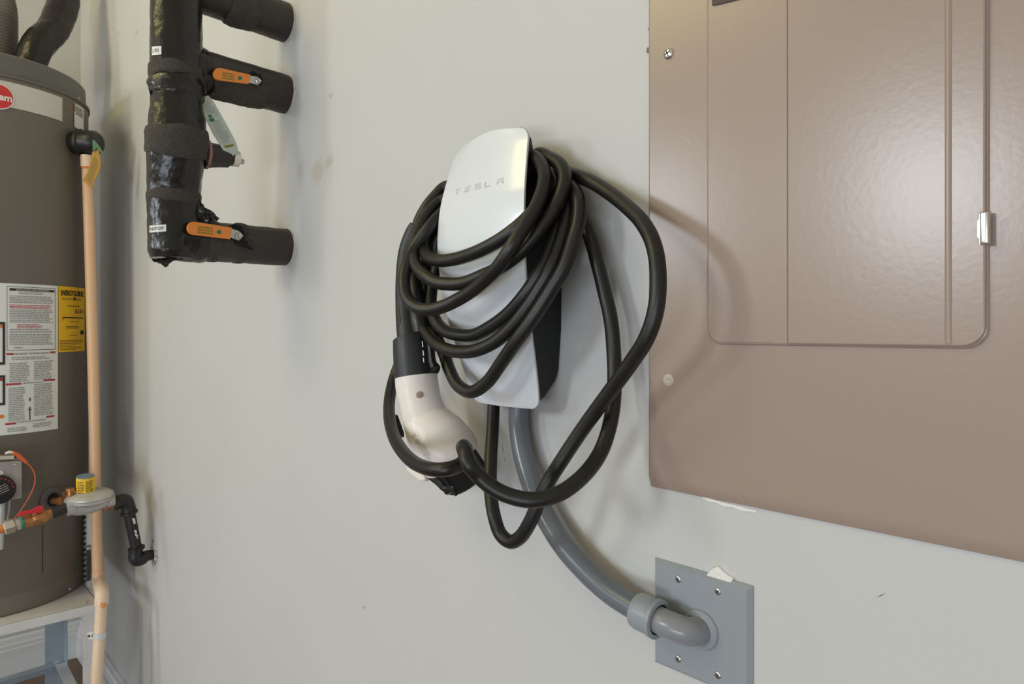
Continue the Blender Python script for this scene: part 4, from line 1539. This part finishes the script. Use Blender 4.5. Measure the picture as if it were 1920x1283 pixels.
lathe('elbow_collar', [(0.016, 0), (0.0225, .001), (0.0225, .008), (0.019, .009)], T1 - up_dir * .040, up_dir, M['iron'], gl_, seg=24)
# paint specks on the vertical pipe
bm = bmesh.new()
for (x, y, w_, h_) in ((251, 978, 3.5, 6), (254, 998, 3, 4), (255, 1004, 4, 2), (257, 1008, 1.5, 3)):
    f_ = lambda a, b: vis(a, b, (E1 + (T1 - E1) * ((1040 - b) / 120.0)), .0152, .0008)
    bm.faces.new([bm.verts.new(f_(a, b)) for a, b in ((x - w_, y - h_), (x + w_ * .6, y - h_ * .9), (x + w_, y + h_ * .6), (x, y + h_))])
mesh_obj('paint_speck', bm, M['white_paint_chip'], gl_, smooth=False)
# regulator
rc_ = WX(166, 936, XG); rc_ = T1 + out_dir * ((rc_ - T1).length)
G0 = T1 + out_dir * .034
tube('nipple', [T1 + out_dir * .030, T1 + out_dir * .062], .0105, M['primer_brown'], gl_, seg=16, n=1)
rin = WX(213, 935, XG); rout = WX(124, 952, XG)
reg_ax = (rout - rin).normalized()
rl = (rout - rin).length
bm = bmesh.new()
dn = Vector((0, 0, -.004))
add_tube(bm, [rin, rin + reg_ax * rl * .14, rin + reg_ax * rl * .16, rin + reg_ax * rl * .5 + dn, rin + reg_ax * rl * .80 + dn, rin + reg_ax * rl * .83, rout], [.021, .022, .018, .025, .023, .024, .024], seg=16, n=3)
reg = mesh_obj('regulator', bm, M['cast'], gl_, angle=30, label='cast metal gas regulator')
upn = (Vector((0, 0, 1)) - reg_ax * reg_ax.z).normalized()
upn = (upn + Vector((.10, 0, 0))).normalized()
rcen = rin + reg_ax * rl * .50 + Vector((0, 0, .016))
lathe('diaphragm_cover', [(0, -.020), (.030, -.020), (.044, -.012), (.054, -.008), (.057, -.004), (.057, .001), (.055, .002), (.057, .004), (.056, .008), (.050, .012), (.036, .018), (.024, .021), (0, .022)], rcen, upn, M['cast'], reg, seg=40)
lathe('vent_cap', [(.0225, .012), (.0225, .058), (.0215, .060), (0, .060)], rcen + Vector((0, -.01, 0)), upn, M['yellow'], reg, seg=32, label='yellow cap with a blue top')
lathe('cap_top', [(.0222, .0600), (.0222, .0625), (0, .0628)], rcen + Vector((0, -.01, 0)), upn, M['blue_cap'], reg, seg=32)
capc = rcen + Vector((0, -.01, 0))
bm = bmesh.new()
rng = random.Random(14)
e1_ = upn.cross(Vector((0, 1, 0))).normalized(); e2_ = upn.cross(e1_).normalized()


def capm(a, h):
    return capc + upn * h + (e1_ * math.cos(a) + e2_ * math.sin(a)) * .0231


base_a = 0
cdir = (CAM - capc).normalized()
base_a = math.atan2(cdir.dot(e2_), cdir.dot(e1_))
for blk in ((-.95, -.15), (.0, .85)):
    add_quads(bm, [(base_a + r[0], r[1], base_a + r[2], r[3]) for r in word_rects(blk[0], blk[1], .018, .054, 8, rng, unit=.35, fill=.4)], capm, 2)
mesh_obj('print', bm, M['text_dark'], reg, smooth=False)
lathe('vent_plug', [(.008, 0), (.008, .014), (.011, .015), (.011, .022), (0, .024)], WX(132, 931, XG), (0, 0, 1), M['brass'], reg, seg=12)
# nipple, shut-off valve, flare nut
A0 = rout; A1 = WX(95, 965, XG)
tube('nipple', [A0 - reg_ax * .004, A1 + (A1 - A0) * -.0], .0135, M['iron'], gl_, seg=20, n=1)
V0, V1 = WX(97, 964, XG), WX(42, 980, XG)
vx = (V1 - V0).normalized(); vl = (V1 - V0).length
valve = lathe('shutoff_valve', [(.012, -.003), (.014, 0), (.014, vl * .15), (.019, vl * .28), (.020, vl * .5), (.018, vl * .62), (.0165, vl * .66), (.0175, vl * .70), (.0175, vl * .96), (.013, vl)], V0, vx, M['brass'], gl_, seg=12, angle=25, label='brass shut-off valve with a red handle')
prism('valve_lever', [WX(x, y, XG + .012) for x, y in ((34, 968), (36, 961), (60, 955), (74, 948), (80, 948), (82, 955), (76, 961), (60, 963), (50, 964), (38, 969))], (.006, 0, 0), M['red_handle'], valve, bevel=.0015, label='red lever')
lathe('valve_stem', [(.006, 0), (.006, .014), (0, .015)], WX(66, 966, XG + .006), (0, 0, 1), M['brass'], valve, seg=8)
lathe('seal_ring', [(.017, 0), (.0185, .001), (.0185, .006), (.014, .008)], V0 + vx * vl * .96, vx, M['teal'], gl_, seg=24)
N0, N1 = WX(42, 980, XG), WX(6, 991, XG)
nx_ = (N1 - N0).normalized(); nl = (N1 - N0).length
lathe('flare_nut', [(.012, 0), (.0155, .001), (.0165, nl * .30), (.0125, nl * .38), (.0125, nl * .42), (.019, nl * .45), (.019, nl * .9), (.014, nl)], N0, nx_, M['nickel'], gl_, seg=6, angle=20)
tube('connector_hose', [N1 - nx_ * .01, N1 + nx_ * .03, N1 + nx_ * .10 + Vector((0, 0, .01))], .011, M['primer'], gl_, seg=16, n=4)
# broken plaster around the wall hole
rng = random.Random(6)
pts = []
for i in range(22):
    a = 2 * PI * i / 22
    k = rng.uniform(.75, 1.25)
    pts.append(Vector((wc.x + .032 * k * math.cos(a), 0, wc.z + .026 * k * math.sin(a) + (.015 if 0.8 < a < 2.2 else 0) - (.008 if 4.3 < a < 5.2 else 0))))
bm = bmesh.new()
add_prism(bm, pts, (0, -.003, 0), .001)
tag(mesh_obj('plaster_ring', bm, M['rough_plaster']), 'broken white plaster around the black gas pipe where it enters the wall', 'plaster')

# ------------------------------------------------------------------ metal stand
stn = thing('heater_stand', (-2.56, -.38, 0), 'galvanised metal stand with legs under the grey water heater', 'metal stand')
XS, XBk = -2.292, -2.80
Y0, Y1 = -.66, -.125
bm = bmesh.new()
add_box(bm, ((XS + XBk) / 2, (Y0 + Y1) / 2, .5035), (XS - XBk, Y1 - Y0, .003))
mesh_obj('tray', bm, M['galv'], stn, smooth=False)
rails = [((XS, (Y0 + Y1) / 2, .492), (.003, Y1 - Y0, .026)), ((XBk, (Y0 + Y1) / 2, .492), (.003, Y1 - Y0, .026)),
         (((XS + XBk) / 2, Y0, .492), (XS - XBk, .003, .026)), (((XS + XBk) / 2, Y1, .492), (XS - XBk, .003, .026))]
for c_, s_ in rails:
    box('rail', c_, s_, M['galv'], stn)
lathe('bolt', [(0.0055, 0), (0.0045, .003), (0, .0045)], WX(165.5, 1129.5, XS + .0015), (1, 0, 0), M['zinc'], stn, seg=12)


def lleg(x, y, sx, sy, w, mat):
    bm = bmesh.new()
    add_box(bm, (x + sx * w / 2, y, .2425), (w, .003, .485))
    add_box(bm, (x, y + sy * w / 2, .2425), (.003, w, .485))
    return mesh_obj('leg', bm, M[mat], stn, smooth=False)


lleg(XS - .002, Y1, -1, -1, .040, 'galv')
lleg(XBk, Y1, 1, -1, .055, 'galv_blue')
lleg(XS - .002, Y0, -1, 1, .040, 'galv')
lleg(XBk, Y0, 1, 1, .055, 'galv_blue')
# cross rails between the legs
def lrail(a, b, h, mat):
    a, b = Vector(a), Vector(b)
    d = (b - a).normalized(); nrm = d.cross(Vector((0, 0, 1))).normalized()
    bm = bmesh.new()
    R = Matrix((d, nrm, d.cross(nrm) * -1)).transposed()
    m_ = (a + b) / 2
    add_box(bm, m_, ((b - a).length, .003, h), R)
    add_box(bm, m_ + Vector((0, 0, h / 2)) - nrm * h / 2 * -1, ((b - a).length, h, .003), R)
    return mesh_obj('cross_rail', bm, M[mat], stn, smooth=False)


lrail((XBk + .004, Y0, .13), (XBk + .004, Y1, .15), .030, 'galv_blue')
lrail((XBk, Y1 + .0, .15), (XS, Y1, .13), .030, 'galv')
